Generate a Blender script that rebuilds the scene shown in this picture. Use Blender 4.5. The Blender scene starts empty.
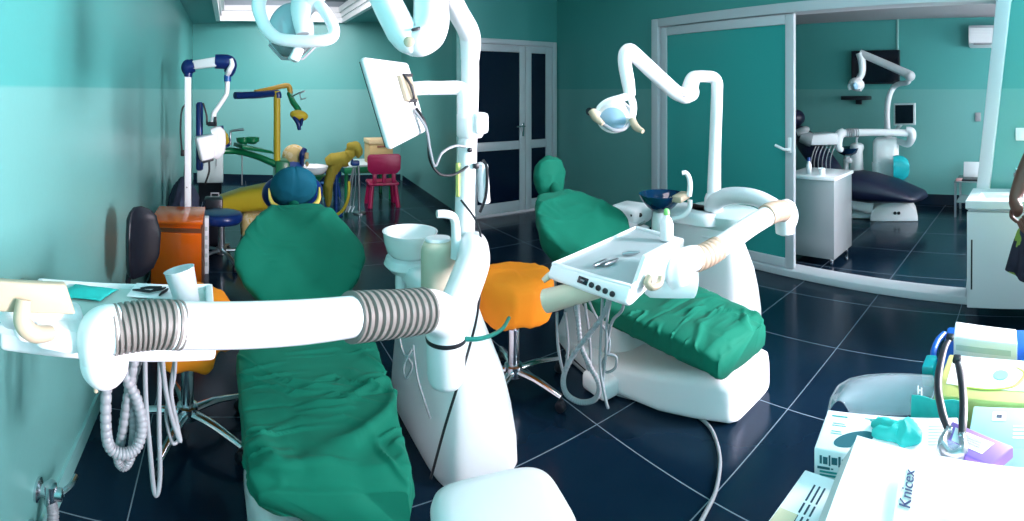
import bpy, bmesh, math, random
from mathutils import Vector, Matrix, noise, Euler
R = math.radians
scene = bpy.context.scene
COL = scene.collection

# ------------------------------------------------------------------ helpers
EYE, FPX, XC, YC = 1.45, 510.0, 229.0, 90.0
def at(x, y, r):
    """point at horizontal distance r seen along the given direction"""
    a = (x - XC) / FPX
    return Vector((r * math.sin(a), r * math.cos(a), EYE - (y - YC) / FPX * r))
def atz(x, y, z):
    return at(x, y, (EYE - z) * FPX / (y - YC))
def V(*a): return Vector(a)

def srgb(r, g, b):
    def f(c):
        c /= 255.0
        return c / 12.92 if c <= 0.04045 else ((c + 0.055) / 1.055) ** 2.4
    return (f(r), f(g), f(b), 1.0)

MATS = {}
def mat(name, col, rough=0.5, metal=0.0, spec=0.5, bump=None, trans=0.0, coat=0.0, vary=None, alpha=1.0, emit=None, sheen=0.0, ior=1.45, sss=0):
    if name in MATS: return MATS[name]
    m = bpy.data.materials.new(name); m.use_nodes = True
    nt = m.node_tree; b = nt.nodes['Principled BSDF']
    b.inputs['Base Color'].default_value = col
    b.inputs['Roughness'].default_value = rough
    b.inputs['Metallic'].default_value = metal
    b.inputs['Specular IOR Level'].default_value = spec
    b.inputs['Transmission Weight'].default_value = trans
    b.inputs['Coat Weight'].default_value = coat
    b.inputs['Alpha'].default_value = alpha
    b.inputs['IOR'].default_value = ior
    b.inputs['Sheen Weight'].default_value = sheen
    if emit:
        b.inputs['Emission Color'].default_value = emit[0]; b.inputs['Emission Strength'].default_value = emit[1]
    tc = nt.nodes.new('ShaderNodeTexCoord')
    if bump:
        n = nt.nodes.new('ShaderNodeTexNoise'); n.inputs['Scale'].default_value = bump[0]; n.inputs['Detail'].default_value = 4
        bp = nt.nodes.new('ShaderNodeBump'); bp.inputs['Strength'].default_value = bump[1]; bp.inputs['Distance'].default_value = bump[2] if len(bump) > 2 else 0.01
        nt.links.new(tc.outputs['Object'], n.inputs['Vector'])
        nt.links.new(n.outputs['Fac'], bp.inputs['Height']); nt.links.new(bp.outputs['Normal'], b.inputs['Normal'])
    if vary:   # (scale, colour2, lo, hi)
        n = nt.nodes.new('ShaderNodeTexNoise'); n.inputs['Scale'].default_value = vary[0]; n.inputs['Detail'].default_value = 5
        cr = nt.nodes.new('ShaderNodeMapRange'); cr.inputs[1].default_value = vary[2]; cr.inputs[2].default_value = vary[3]
        mx = nt.nodes.new('ShaderNodeMix'); mx.data_type = 'RGBA'
        mx.inputs[6].default_value = col; mx.inputs[7].default_value = vary[1]
        nt.links.new(tc.outputs['Object'], n.inputs['Vector']); nt.links.new(n.outputs['Fac'], cr.inputs[0])
        nt.links.new(cr.outputs[0], mx.inputs[0]); nt.links.new(mx.outputs[2], b.inputs['Base Color'])
    MATS[name] = m
    return m

class MB:
    def __init__(s): s.v = []; s.f = []
    def add(s, vs, fs):
        o = len(s.v); s.v += [Vector(v) for v in vs]; s.f += [[i + o for i in f] for f in fs]; return s
    def bm(s, b, M=None):
        b.verts.ensure_lookup_table(); b.verts.index_update()
        s.add([(M @ v.co if M is not None else v.co.copy()) for v in b.verts], [[v.index for v in f.verts] for f in b.faces]); b.free(); return s
    def box(s, c, size, bev=0.0, rot=None, seg=2):
        b = bmesh.new(); bmesh.ops.create_cube(b, size=1.0)
        for v in b.verts: v.co = Vector((v.co.x * size[0], v.co.y * size[1], v.co.z * size[2]))
        if bev > 0: bmesh.ops.bevel(b, geom=b.edges[:], offset=min(bev, 0.49 * min(size)), segments=seg, profile=0.5, affect='EDGES')
        M = Matrix.Translation(Vector(c))
        if rot is not None: M = M @ (Euler([R(a) for a in rot]).to_matrix().to_4x4() if not isinstance(rot, Matrix) else rot.to_4x4())
        return s.bm(b, M)
    def span(s, lo, hi, bev=0.0, seg=2):
        lo = Vector(lo); hi = Vector(hi)
        return s.box((lo + hi) / 2, [abs(a) for a in (hi - lo)], bev, None, seg)
    def loft(s, rings, caps=True):
        n = len(rings[0]); vs = []; fs = []
        for r in rings: vs += r
        for i in range(len(rings) - 1):
            for j in range(n):
                k = (j + 1) % n
                fs.append([i * n + j, i * n + k, (i + 1) * n + k, (i + 1) * n + j])
        if caps:
            fs.append(list(range(n))[::-1]); fs.append([(len(rings) - 1) * n + j for j in range(n)])
        return s.add(vs, fs)
    def tube(s, pts, r, n=12, res=6, caps=True, straight=False, flat=1.0):
        pts = [Vector(p) for p in pts]
        rs = list(r) if isinstance(r, (list, tuple)) else [r] * len(pts)
        P = []; Q = []
        if straight or len(pts) < 3: P, Q = pts, rs
        else:
            for i in range(len(pts) - 1):
                p0 = pts[max(i - 1, 0)]; p1 = pts[i]; p2 = pts[i + 1]; p3 = pts[min(i + 2, len(pts) - 1)]
                for k in range(res):
                    t = k / res; t2 = t * t; t3 = t2 * t
                    P.append(0.5 * ((2 * p1) + (p2 - p0) * t + (2 * p0 - 5 * p1 + 4 * p2 - p3) * t2 + (3 * p1 - p0 - 3 * p2 + p3) * t3))
                    Q.append(rs[i] * (1 - t) + rs[i + 1] * t)
            P.append(pts[-1]); Q.append(rs[-1])
        rings = []; up = None
        for i, p in enumerate(P):
            d = (P[min(i + 1, len(P) - 1)] - P[max(i - 1, 0)])
            if d.length < 1e-9: d = Vector((0, 0, 1))
            d.normalize()
            if up is None:
                up = Vector((0, 0, 1)) if abs(d.z) < 0.9 else Vector((1, 0, 0))
            up = (up - d * up.dot(d))
            if up.length < 1e-6: up = d.orthogonal()
            up.normalize(); sd = d.cross(up)
            rings.append([p + (sd * math.cos(2 * math.pi * j / n) + up * math.sin(2 * math.pi * j / n) * flat) * Q[i] for j in range(n)])
        return s.loft(rings, caps)
    def lathe(s, prof, c, axis=(0, 0, 1), n=28, sx=1.0, sy=1.0, caps=True):
        a = Vector(axis).normalized(); M = a.to_track_quat('Z', 'Y').to_matrix(); c = Vector(c)
        rings = [[c + M @ Vector((r * sx * math.cos(2 * math.pi * j / n), r * sy * math.sin(2 * math.pi * j / n), z)) for j in range(n)] for r, z in prof]
        return s.loft(rings, caps)
    def ell(s, c, size, rot=None, nu=24, nv=14, e=2.0):
        M = Euler([R(a) for a in rot]).to_matrix() if rot is not None else Matrix.Identity(3); c = Vector(c)
        rings = []
        for i in range(nv + 1):
            t = -math.pi / 2 + math.pi * i / nv; t = max(min(t, math.pi / 2 - 0.02), -math.pi / 2 + 0.02)
            rings.append([c + M @ Vector((size[0] * math.cos(t) * sgnp(math.cos(2 * math.pi * j / nu), 2 / e), size[1] * math.cos(t) * sgnp(math.sin(2 * math.pi * j / nu), 2 / e), size[2] * math.sin(t))) for j in range(nu)])
        return s.loft(rings)
    def plate(s, q, th, bev=0.0, nrm=None):
        """slab from four corners, thickness th along its normal (first face = the given one)"""
        q = [Vector(p) for p in q]
        n = (q[1] - q[0]).cross(q[3] - q[0]).normalized()
        if nrm is not None and n.dot(Vector(nrm)) < 0: n = -n
        b = bmesh.new()
        a = [b.verts.new(p) for p in q]; c = [b.verts.new(p - n * th) for p in q]
        b.faces.new(a); b.faces.new(c[::-1])
        for i in range(4):
            k = (i + 1) % 4; b.faces.new([a[k], a[i], c[i], c[k]])
        bmesh.ops.recalc_face_normals(b, faces=b.faces[:])
        if bev: bmesh.ops.bevel(b, geom=b.edges[:], offset=bev, segments=3, profile=0.5, affect='EDGES')
        return s.bm(b)
    def prism(s, poly, o, ux, uy, depth, bev=0.0, seg=2):
        o = Vector(o); ux = Vector(ux); uy = Vector(uy); n = ux.cross(uy).normalized()
        b = bmesh.new()
        a = [b.verts.new(o + ux * p[0] + uy * p[1]) for p in poly]; c = [b.verts.new(v.co - n * depth) for v in a]
        b.faces.new(a); b.faces.new(c[::-1])
        m = len(a)
        for i in range(m):
            k = (i + 1) % m; b.faces.new([a[k], a[i], c[i], c[k]])
        bmesh.ops.recalc_face_normals(b, faces=b.faces[:])
        if bev: bmesh.ops.bevel(b, geom=[e for e in b.edges], offset=bev, segments=seg, profile=0.5, affect='EDGES')
        return s.bm(b)
    def sheet(s, fn, nu, nv):
        vs = [fn(i / nu, j / nv) for i in range(nu + 1) for j in range(nv + 1)]
        fs = [[i * (nv + 1) + j, (i + 1) * (nv + 1) + j, (i + 1) * (nv + 1) + j + 1, i * (nv + 1) + j + 1] for i in range(nu) for j in range(nv)]
        return s.add(vs, fs)

def sgnp(v, p): return math.copysign(abs(v) ** p, v)
def sring(c, ux, uy, a, b, e=2.0, n=32):
    c = Vector(c); ux = Vector(ux); uy = Vector(uy)
    return [c + ux * (a * sgnp(math.cos(2 * math.pi * j / n), 2 / e)) + uy * (b * sgnp(math.sin(2 * math.pi * j / n), 2 / e)) for j in range(n)]
def lerp(tab, t):
    """piecewise-smooth lookup in [(t, value), ...]"""
    if t <= tab[0][0]: return tab[0][1]
    for (a, va), (b, vb) in zip(tab, tab[1:]):
        if t <= b:
            k = (t - a) / (b - a); k = k * k * (3 - 2 * k) * 0.5 + k * 0.5
            return va + (vb - va) * k
    return tab[-1][1]

WLOC = {}
def root(name, loc, label, cat, group=None, rz=0):
    o = bpy.data.objects.new(name, None); COL.objects.link(o)
    o.location = loc; o.empty_display_size = 0.1
    o['label'] = label; o['category'] = cat
    if group: o['group'] = group
    WLOC[o] = Vector(loc)
    return o
def obj(name, mb, m, parent=None, ang=40, label=None, cat=None, group=None, kind=None, wr=None, sub=0, solid=0, origin=None):
    """one mesh object from a builder whose points are in world space"""
    me = bpy.data.meshes.new(name)
    if parent is not None: off = WLOC[parent]
    elif origin is not None: off = Vector(origin)
    else:
        lo = [min(v[i] for v in mb.v) for i in range(3)]; hi = [max(v[i] for v in mb.v) for i in range(3)]
        off = Vector(((lo[0] + hi[0]) / 2, (lo[1] + hi[1]) / 2, lo[2]))
    me.from_pydata([v - off for v in mb.v], [], mb.f)
    b = bmesh.new(); b.from_mesh(me); bmesh.ops.recalc_face_normals(b, faces=b.faces[:])
    if wr:
        b.normal_update()
        for v in b.verts:
            v.co = v.co + v.normal * wr(v.co + off, v.normal)
    b.to_mesh(me); b.free()
    me.polygons.foreach_set('use_smooth', [True] * len(me.polygons))
    me.set_sharp_from_angle(angle=R(ang))
    for mm in (m if isinstance(m, (list, tuple)) else [m]): me.materials.append(mm)
    o = bpy.data.objects.new(name, me); COL.objects.link(o)
    if parent is not None:
        o.parent = parent; WLOC[o] = WLOC[parent]
    else:
        o.location = off; WLOC[o] = off
    if label: o['label'] = label
    if cat: o['category'] = cat
    if group: o['group'] = group
    if kind: o['kind'] = kind
    if solid:
        md = o.modifiers.new('thickness', 'SOLIDIFY'); md.thickness = solid; md.offset = 0
    if sub:
        md = o.modifiers.new('smooth', 'SUBSURF'); md.levels = sub; md.render_levels = sub
    return o
def text(name, s, size, m, parent, o, ux, uy, lift=0.0008, align='LEFT', label=None, shear=0.0):
    """lettering lying in the plane (ux, uy) at o"""
    cu = bpy.data.curves.new(name, 'FONT'); cu.body = s; cu.size = size; cu.align_x = align; cu.extrude = 0.0003; cu.shear = shear
    t = bpy.data.objects.new(name + '_tmp', cu); COL.objects.link(t)
    dg = bpy.context.evaluated_depsgraph_get(); dg.update()
    me = bpy.data.meshes.new_from_object(t.evaluated_get(dg))
    bpy.data.objects.remove(t); bpy.data.curves.remove(cu)
    ux = Vector(ux).normalized(); uy = Vector(uy); uy = (uy - ux * uy.dot(ux)).normalized(); n = ux.cross(uy)
    mb = MB(); mb.add([Vector(o) + ux * v.co.x + uy * v.co.y + n * (v.co.z + lift) for v in me.vertices], [list(p.vertices) for p in me.polygons])
    bpy.data.meshes.remove(me)
    return obj(name, mb, m, parent)
def copy_tree(o, parent=None, shift=None):
    c = o.copy(); COL.objects.link(c)
    if parent is not None: c.parent = parent
    if shift is not None: c.location = o.location + Vector(shift)
    for ch in list(o.children): copy_tree(ch, c)
    return c
def struct(name, mb, m, ang=30): return obj(name, mb, m, kind='structure', ang=ang)

def folds(amp, sc, seed, dirv=(1, 0.4, 0.3), fine=0.35, top=None):
    """cloth creases: ridged noise stretched along one direction"""
    off = Vector((seed * 7.31, seed * 3.17, seed * 1.7))
    d = Vector(dirv).normalized()
    def f(p, n):
        q = (p - d * (p.dot(d) * 0.72)) * sc + off
        a = 1 - abs(noise.noise(q)) * 2.2
        b = 1 - abs(noise.noise(q * 2.3 + Vector((5, 2, 1)))) * 2.0
        c = noise.noise(p * sc * 0.7 + off * 2)
        return amp * (max(a, 0) ** 3 * 0.9 + fine * max(b, 0) ** 2 * 0.7 + c * 0.8)
    return f

def creases(A, sc, seed, dirv):
    """sharp narrow cloth creases running along dirv"""
    off = Vector((seed * 7.31, seed * 3.17, seed * 1.7)); d = Vector(dirv).normalized()
    def f(p, n):
        amp = A * (.3 + .7 * max(0, n.z))
        q = (p - d * (p.dot(d) * 0.78)) * sc + off
        w = noise.noise(p * sc * .5 + off) * .55
        a = abs(noise.noise(q + Vector((w, w, 0))))
        m = min(1, max(0, noise.noise(p * sc * .45 - off) * 2.2 + .55))
        return amp * m * (math.exp(-(a / .065) ** 2) - .25 * math.exp(-((a - .2) / .1) ** 2)) + amp * .5 * noise.noise(p * sc * .6 + off * 3)
    return f

# ------------------------------------------------------------------ materials
WALL = (0.085, 0.42, 0.39, 1)
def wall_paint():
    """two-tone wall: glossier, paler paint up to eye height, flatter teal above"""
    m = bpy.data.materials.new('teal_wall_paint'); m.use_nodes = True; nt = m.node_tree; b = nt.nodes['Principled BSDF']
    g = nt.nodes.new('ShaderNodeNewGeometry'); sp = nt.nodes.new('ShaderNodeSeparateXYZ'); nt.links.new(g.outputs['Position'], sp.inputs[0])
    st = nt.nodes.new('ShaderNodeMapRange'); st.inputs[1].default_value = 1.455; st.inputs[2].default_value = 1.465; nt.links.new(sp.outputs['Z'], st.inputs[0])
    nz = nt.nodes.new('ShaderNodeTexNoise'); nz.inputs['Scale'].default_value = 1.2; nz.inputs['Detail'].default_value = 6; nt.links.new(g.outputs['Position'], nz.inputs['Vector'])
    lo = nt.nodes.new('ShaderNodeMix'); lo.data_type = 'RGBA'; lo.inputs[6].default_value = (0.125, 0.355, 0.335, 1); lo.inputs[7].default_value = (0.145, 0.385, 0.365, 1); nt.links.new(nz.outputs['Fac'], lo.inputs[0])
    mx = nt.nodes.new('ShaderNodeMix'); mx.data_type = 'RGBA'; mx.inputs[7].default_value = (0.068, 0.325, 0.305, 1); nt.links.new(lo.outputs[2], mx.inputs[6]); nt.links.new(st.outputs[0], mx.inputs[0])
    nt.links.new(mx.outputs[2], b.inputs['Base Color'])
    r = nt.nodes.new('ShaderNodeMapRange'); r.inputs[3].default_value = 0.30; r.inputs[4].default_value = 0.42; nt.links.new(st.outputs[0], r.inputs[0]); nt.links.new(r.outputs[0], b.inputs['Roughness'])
    n2 = nt.nodes.new('ShaderNodeTexNoise'); n2.inputs['Scale'].default_value = 45; n2.inputs['Detail'].default_value = 3; nt.links.new(g.outputs['Position'], n2.inputs['Vector'])
    bp = nt.nodes.new('ShaderNodeBump'); bp.inputs['Strength'].default_value = 0.08; bp.inputs['Distance'].default_value = 0.004; nt.links.new(n2.outputs['Fac'], bp.inputs['Height']); nt.links.new(bp.outputs['Normal'], b.inputs['Normal'])
    b.inputs['Specular IOR Level'].default_value = 0.5
    MATS['teal_wall_paint'] = m; return m
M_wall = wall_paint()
M_ceil = mat('ceiling_paint', (0.12, 0.36, 0.36, 1), 0.7)
M_cornice = mat('white_cornice', (0.80, 0.84, 0.85, 1), 0.5)
M_alu = mat('white_aluminium', (0.56, 0.58, 0.62, 1), 0.35, spec=0.5)
M_white = mat('white_plastic', (0.86, 0.88, 0.90, 1), 0.28, spec=0.5)
M_white2 = mat('off_white_plastic', (0.70, 0.73, 0.76, 1), 0.35)
M_grey = mat('grey_plastic', (0.30, 0.32, 0.34, 1), 0.4)
M_side = mat('side_shade_grey', (0.38, 0.47, 0.48, 1), 0.25)
M_cream = mat('cream_plastic', (0.46, 0.39, 0.28, 1), 0.35)
M_cream2 = mat('pale_cream_plastic', (0.66, 0.60, 0.47, 1), 0.35)
M_black = mat('black_plastic', (0.008, 0.010, 0.016, 1), 0.35)
M_screen = mat('black_screen', (0.006, 0.008, 0.016, 1), 0.12)
M_chrome = mat('chrome', (0.62, 0.65, 0.68, 1), 0.18, metal=1.0)
M_steel = mat('brushed_steel', (0.42, 0.45, 0.48, 1), 0.32, metal=1.0)
M_green = mat('green_cloth', (0.002, 0.145, 0.090, 1), 0.75, spec=0.2, bump=(240, 0.10, 0.002), sheen=0.03)
M_cap = mat('teal_blue_cloth', (0.003, 0.085, 0.135, 1), 0.75, spec=0.2, bump=(200, 0.1, 0.002))
M_orange = mat('orange_cloth', (0.85, 0.26, 0.015, 1), 0.75, spec=0.2, bump=(90, 0.15, 0.003))
M_orangegloss = mat('glossy_orange_laminate', (0.95, 0.15, 0.008, 1), 0.12)
M_brown = mat('brown_recess_shade', (0.20, 0.07, 0.03, 1), 0.3)
M_navy = mat('navy_plastic', (0.004, 0.020, 0.115, 1), 0.28)
M_navycloth = mat('dark_navy_upholstery', (0.004, 0.007, 0.028, 1), 0.42)
M_yellow = mat('yellow_vinyl', (0.50, 0.37, 0.02, 1), 0.45)
M_yellowcloth = mat('yellow_cloth', (0.34, 0.27, 0.03, 1), 0.8, bump=(40, 0.3, 0.006))
M_kidgreen = mat('green_plastic', (0.003, 0.15, 0.055, 1), 0.3)
M_kidblue = mat('blue_plastic', (0.004, 0.045, 0.21, 1), 0.35)
M_magenta = mat('magenta_plastic', (0.28, 0.004, 0.058, 1), 0.4)
M_beige = mat('beige_carton', (0.50, 0.37, 0.16, 1), 0.7)
M_grout_bag = mat('dark_purple_cloth', (0.035, 0.045, 0.085, 1), 0.8, bump=(14, 0.5, 0.02))
M_tank = mat('turquoise_plastic', (0.01, 0.38, 0.42, 1), 0.2)
M_hose = mat('pale_grey_hose', (0.25, 0.27, 0.29, 1), 0.4)
M_bellow = mat('grey_rubber_bellows', (0.20, 0.185, 0.17, 1), 0.5)
M_bellowc = mat('cream_rubber_bellows', (0.44, 0.34, 0.25, 1), 0.5)
M_dkcable = mat('black_cable', (0.01, 0.012, 0.016, 1), 0.4)
M_tealhose = mat('teal_hose', (0.005, 0.16, 0.13, 1), 0.35)
M_ceramic = mat('white_ceramic', (0.85, 0.88, 0.89, 1), 0.10, coat=0.3)
M_bowlglass = mat('dark_blue_glass', (0.002, 0.025, 0.075, 1), 0.06, coat=0.5)
M_clear = mat('clear_plastic', (0.55, 0.66, 0.72, 1), 0.10, alpha=0.34)
M_frost = mat('translucent_plastic_cup', (0.80, 0.87, 0.90, 1), 0.3, trans=0.35)
M_lampglass = mat('lamp_reflector', (0.50, 0.60, 0.66, 1), 0.08, metal=0.25)
M_paleblue = mat('pale_blue_glass', (0.35, 0.60, 0.78, 1), 0.15)
M_turq = mat('turquoise_cloth', (0.02, 0.50, 0.46, 1), 0.6, bump=(30, 0.4, 0.006))
M_paper = mat('white_paper', (0.82, 0.85, 0.88, 1), 0.6)
M_paperg = mat('grey_paper_edge', (0.52, 0.62, 0.62, 1), 0.6)
M_ink = mat('dark_ink', (0.02, 0.05, 0.09, 1), 0.6)
M_tealink = mat('teal_print', (0.03, 0.34, 0.33, 1), 0.6)
M_dtealink = mat('dark_teal_print', (0.01, 0.11, 0.14, 1), 0.6)
M_purple = mat('purple_packet', (0.25, 0.14, 0.52, 1), 0.5)
M_yelbox = mat('pale_yellow_carton', (0.66, 0.66, 0.22, 1), 0.5)
M_lime = mat('lime_print', (0.50, 0.64, 0.10, 1), 0.5)
M_bluebox = mat('blue_plastic_box', (0.002, 0.10, 0.48, 1), 0.35)
M_film = mat('clear_film', (0.80, 0.86, 0.90, 1), 0.12, trans=0.55, ior=1.1)
M_red = mat('red_plastic', (0.5, 0.01, 0.02, 1), 0.4)
M_skin = mat('dark_skin', (0.12, 0.048, 0.033, 1), 0.42, spec=0.4)
M_hair = mat('black_hair', (0.006, 0.006, 0.007, 1), 0.6, bump=(80, 0.6, 0.01))
M_desk = mat('pale_desk_top', (0.62, 0.66, 0.68, 1), 0.4)

def print_mat(name, base, cols, scale):
    m = bpy.data.materials.new(name); m.use_nodes = True; nt = m.node_tree; b = nt.nodes['Principled BSDF']; b.inputs['Roughness'].default_value = 0.75
    tc = nt.nodes.new('ShaderNodeTexCoord'); vo = nt.nodes.new('ShaderNodeTexVoronoi'); vo.inputs['Scale'].default_value = scale
    nz = nt.nodes.new('ShaderNodeTexNoise'); nz.inputs['Scale'].default_value = scale * 1.4
    mxv = nt.nodes.new('ShaderNodeMix'); mxv.data_type = 'VECTOR'; mxv.inputs[0].default_value = 0.12
    nt.links.new(tc.outputs['Object'], nz.inputs['Vector']); nt.links.new(tc.outputs['Object'], mxv.inputs[4]); nt.links.new(nz.outputs['Color'], mxv.inputs[5])
    nt.links.new(mxv.outputs[1], vo.inputs['Vector'])
    cr = nt.nodes.new('ShaderNodeValToRGB'); cr.color_ramp.interpolation = 'CONSTANT'
    el = cr.color_ramp.elements; el[0].position = 0; el[0].color = cols[0]; el[1].position = 0.45; el[1].color = base
    for i, c in enumerate(cols[1:]):
        e = el.new(0.13 + 0.12 * i); e.color = c
    nt.links.new(vo.outputs['Distance'], cr.inputs[0]); nt.links.new(cr.outputs[0], b.inputs['Base Color'])
    MATS[name] = m; return m
M_dress = print_mat('floral_print_cloth', (0.006, 0.01, 0.03, 1), [(0.10, 0.012, 0.02, 1), (0.22, 0.36, 0.05, 1), (0.20, 0.34, 0.05, 1)], 9)
M_kidprint = print_mat('patterned_kids_vinyl', (0.52, 0.40, 0.16, 1), [(0.30, 0.12, 0.30, 1), (0.55, 0.36, 0.06, 1), (0.60, 0.50, 0.30, 1)], 11)

def floor_material():
    m = bpy.data.materials.new('dark_floor_tiles'); m.use_nodes = True; nt = m.node_tree; b = nt.nodes['Principled BSDF']
    g = nt.nodes.new('ShaderNodeNewGeometry'); sp = nt.nodes.new('ShaderNodeSeparateXYZ'); nt.links.new(g.outputs['Position'], sp.inputs[0])
    ds = []
    for ax, o in (('X', 1.46), ('Y', 1.06)):
        s = nt.nodes.new('ShaderNodeMath'); s.operation = 'SUBTRACT'; s.inputs[1].default_value = o; nt.links.new(sp.outputs[ax], s.inputs[0])
        p = nt.nodes.new('ShaderNodeMath'); p.operation = 'PINGPONG'; p.inputs[1].default_value = 0.3; nt.links.new(s.outputs[0], p.inputs[0]); ds.append(p)
    mn = nt.nodes.new('ShaderNodeMath'); mn.operation = 'MINIMUM'; nt.links.new(ds[0].outputs[0], mn.inputs[0]); nt.links.new(ds[1].outputs[0], mn.inputs[1])
    lt = nt.nodes.new('ShaderNodeMath'); lt.operation = 'LESS_THAN'; lt.inputs[1].default_value = 0.0024; nt.links.new(mn.outputs[0], lt.inputs[0])
    nz = nt.nodes.new('ShaderNodeTexNoise'); nz.inputs['Scale'].default_value = 3.0; nz.inputs['Detail'].default_value = 8
    nt.links.new(g.outputs['Position'], nz.inputs['Vector'])
    va = nt.nodes.new('ShaderNodeMix'); va.data_type = 'RGBA'; va.inputs[6].default_value = (0.0022, 0.0095, 0.022, 1); va.inputs[7].default_value = (0.004, 0.016, 0.033, 1)
    nt.links.new(nz.outputs['Fac'], va.inputs[0])
    mx = nt.nodes.new('ShaderNodeMix'); mx.data_type = 'RGBA'; mx.inputs[7].default_value = (0.16, 0.22, 0.26, 1)
    nt.links.new(lt.outputs[0], mx.inputs[0]); nt.links.new(va.outputs[2], mx.inputs[6]); nt.links.new(mx.outputs[2], b.inputs['Base Color'])
    rr = nt.nodes.new('ShaderNodeMapRange'); rr.inputs[3].default_value = 0.13; rr.inputs[4].default_value = 0.24
    nt.links.new(nz.outputs['Fac'], rr.inputs[0]); nt.links.new(rr.outputs[0], b.inputs['Roughness'])
    b.inputs['Specular IOR Level'].default_value = 0.26; b.inputs['Specular Tint'].default_value = (0.40, 0.68, 1.0, 1)
    MATS['floor'] = m; return m
M_floor = floor_material()
M_skirt = mat('dark_tile_skirting', (0.004, 0.014, 0.028, 1), 0.2)
M_skirtl = mat('pale_skirting', (0.20, 0.46, 0.45, 1), 0.35)
M_panel = mat('teal_frosted_door_panel', (0.035, 0.33, 0.31, 1), 0.22, spec=0.5)
M_darkglass = mat('dark_door_glass', (0.004, 0.010, 0.028, 1), 0.10)
M_glass = mat('window_glass', (0.95, 0.98, 1, 1), 0.0, trans=1.0, ior=1.02)
# ------------------------------------------------------------------ the room
CEIL = 2.53
CEIL2 = 2.92
def wx(y, off=0.0): return 3.44 + 0.075 * y + off        # right-hand wall line
DW = 5.10                                                 # door wall
def quad(name, pts, m, th=0.0):
    mb = MB(); mb.plate(pts, th if th else 0.02); return struct(name, mb, m)
def wallseg(name, a, b, z0, z1, th, m, out):
    """vertical wall slab from a to b (x,y), its thickness grows along out"""
    mb = MB(); o = Vector((out[0], out[1], 0)).normalized() * th
    p = [Vector((a[0], a[1], z0)), Vector((b[0], b[1], z0)), Vector((b[0], b[1], z1)), Vector((a[0], a[1], z1))]
    mb.plate(p, th, nrm=-o); return struct(name, mb, m)
# floor (both rooms)
mb = MB(); mb.span((-0.7, -2.2, -0.05), (6.6, 8.6, 0.0)); struct('floor', mb, M_floor)
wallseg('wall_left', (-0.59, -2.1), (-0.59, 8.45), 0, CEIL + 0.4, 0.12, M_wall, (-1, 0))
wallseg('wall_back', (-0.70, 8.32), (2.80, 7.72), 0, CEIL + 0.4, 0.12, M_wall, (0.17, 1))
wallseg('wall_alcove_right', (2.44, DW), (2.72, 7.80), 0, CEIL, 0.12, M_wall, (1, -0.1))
# door wall with the opening of the double door
DX0, DX1, DZ = 2.56, 3.80, 2.04
mb = MB()
mb.span((2.44, DW, 0), (DX0, DW + 0.12, CEIL2)); mb.span((DX0, DW, DZ), (DX1, DW + 0.12, CEIL2)); mb.span((DX1, DW, 0), (4.0, DW + 0.12, CEIL2))
mb.span((-0.7, DW, CEIL), (2.44, DW + 0.12, CEIL2))
struct('wall_door_side', mb, M_wall)
# right wall with the sliding-door opening
SY0, SY1, SZ = 0.30, 3.30, 2.11
mb = MB()
def rw(y0, y1, z0, z1):
    q = [V(wx(y0), y0, z0), V(wx(y1), y1, z0), V(wx(y1), y1, z1), V(wx(y0), y0, z1)]
    mb.plate(q, 0.14, nrm=(-1, 0, 0))
RA, RBY, RZ0, RZ1 = -1.75, -0.55, 0.75, 2.35
rw(-2.1, RA, 0, CEIL2); rw(RA, RBY, 0, RZ0); rw(RA, RBY, RZ1, CEIL2); rw(RBY, 0.10, 0, CEIL2); mb.plate([V(wx(.1), .1, 0), V(wx(.37), .37, 0), V(wx(.13), .13, SZ + .01), V(wx(.1), .1, SZ + .01)], .14, nrm=(-1, 0, 0)); rw(0.10, SY1, SZ, CEIL2); rw(SY1, 5.16, 0, CEIL2)
struct('wall_right', mb, M_wall)
# wall behind the viewer, with a wide window that lights the room
mb = MB()
WY = -1.9; W0, W1, Z0, Z1 = 0.35, 3.05, 0.80, 2.30
mb.span((-0.7, WY - 0.14, 0), (W0, WY, CEIL2)); mb.span((W1, WY - 0.14, 0), (3.5, WY, CEIL2))
mb.span((W0, WY - 0.14, 0), (W1, WY, Z0)); mb.span((W0, WY - 0.14, Z1), (W1, WY, CEIL2))
struct('wall_behind', mb, M_wall)
mb = MB()
for x in (W0, (W0 + W1) / 2, W1): mb.box((x, WY - 0.07, (Z0 + Z1) / 2), (0.05, 0.06, Z1 - Z0))
for z in (Z0, Z1): mb.box(((W0 + W1) / 2, WY - 0.07, z), (W1 - W0, 0.06, 0.05))
struct('window_1', mb, M_alu)
mb = MB()
for y in (RA, (RA + RBY) / 2, RBY): mb.box((wx(y) + .07, y, (RZ0 + RZ1) / 2), (0.06, 0.05, RZ1 - RZ0))
for z in (RZ0, RZ1): mb.box((wx(-1.15) + .07, (RA + RBY) / 2, z), (0.06, RBY - RA, 0.05))
struct('window_3', mb, M_alu)
# ceiling with a recessed tray over the alcove, edged by a white cornice
RX0, RX1, RY0, RY1 = -0.19, 1.80, 5.4, 7.80
mb = MB()
mb.span((-0.7, -2.1, CEIL2), (4.0, DW + .1, CEIL2 + 0.1))
mb.span((-0.7, DW + .02, CEIL), (RX0, 8.5, CEIL + 0.1)); mb.span((RX1, DW + .02, CEIL), (2.9, 8.5, CEIL + 0.1))
mb.span((RX0, DW + .02, CEIL), (RX1, RY0, CEIL + 0.1)); mb.span((RX0, RY1, CEIL), (RX1, 8.5, CEIL + 0.1))
struct('ceiling', mb, M_ceil)
mb = MB()
mb.span((RX0 - 0.1, RY0 - 0.1, CEIL + 0.30), (RX1 + 0.1, RY1 + 0.1, CEIL + 0.36))
mb.span((RX0 - 0.1, RY0, CEIL + 0.1), (RX0, RY1, CEIL + 0.3)); mb.span((RX1, RY0, CEIL + 0.1), (RX1 + 0.1, RY1, CEIL + 0.3))
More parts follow.
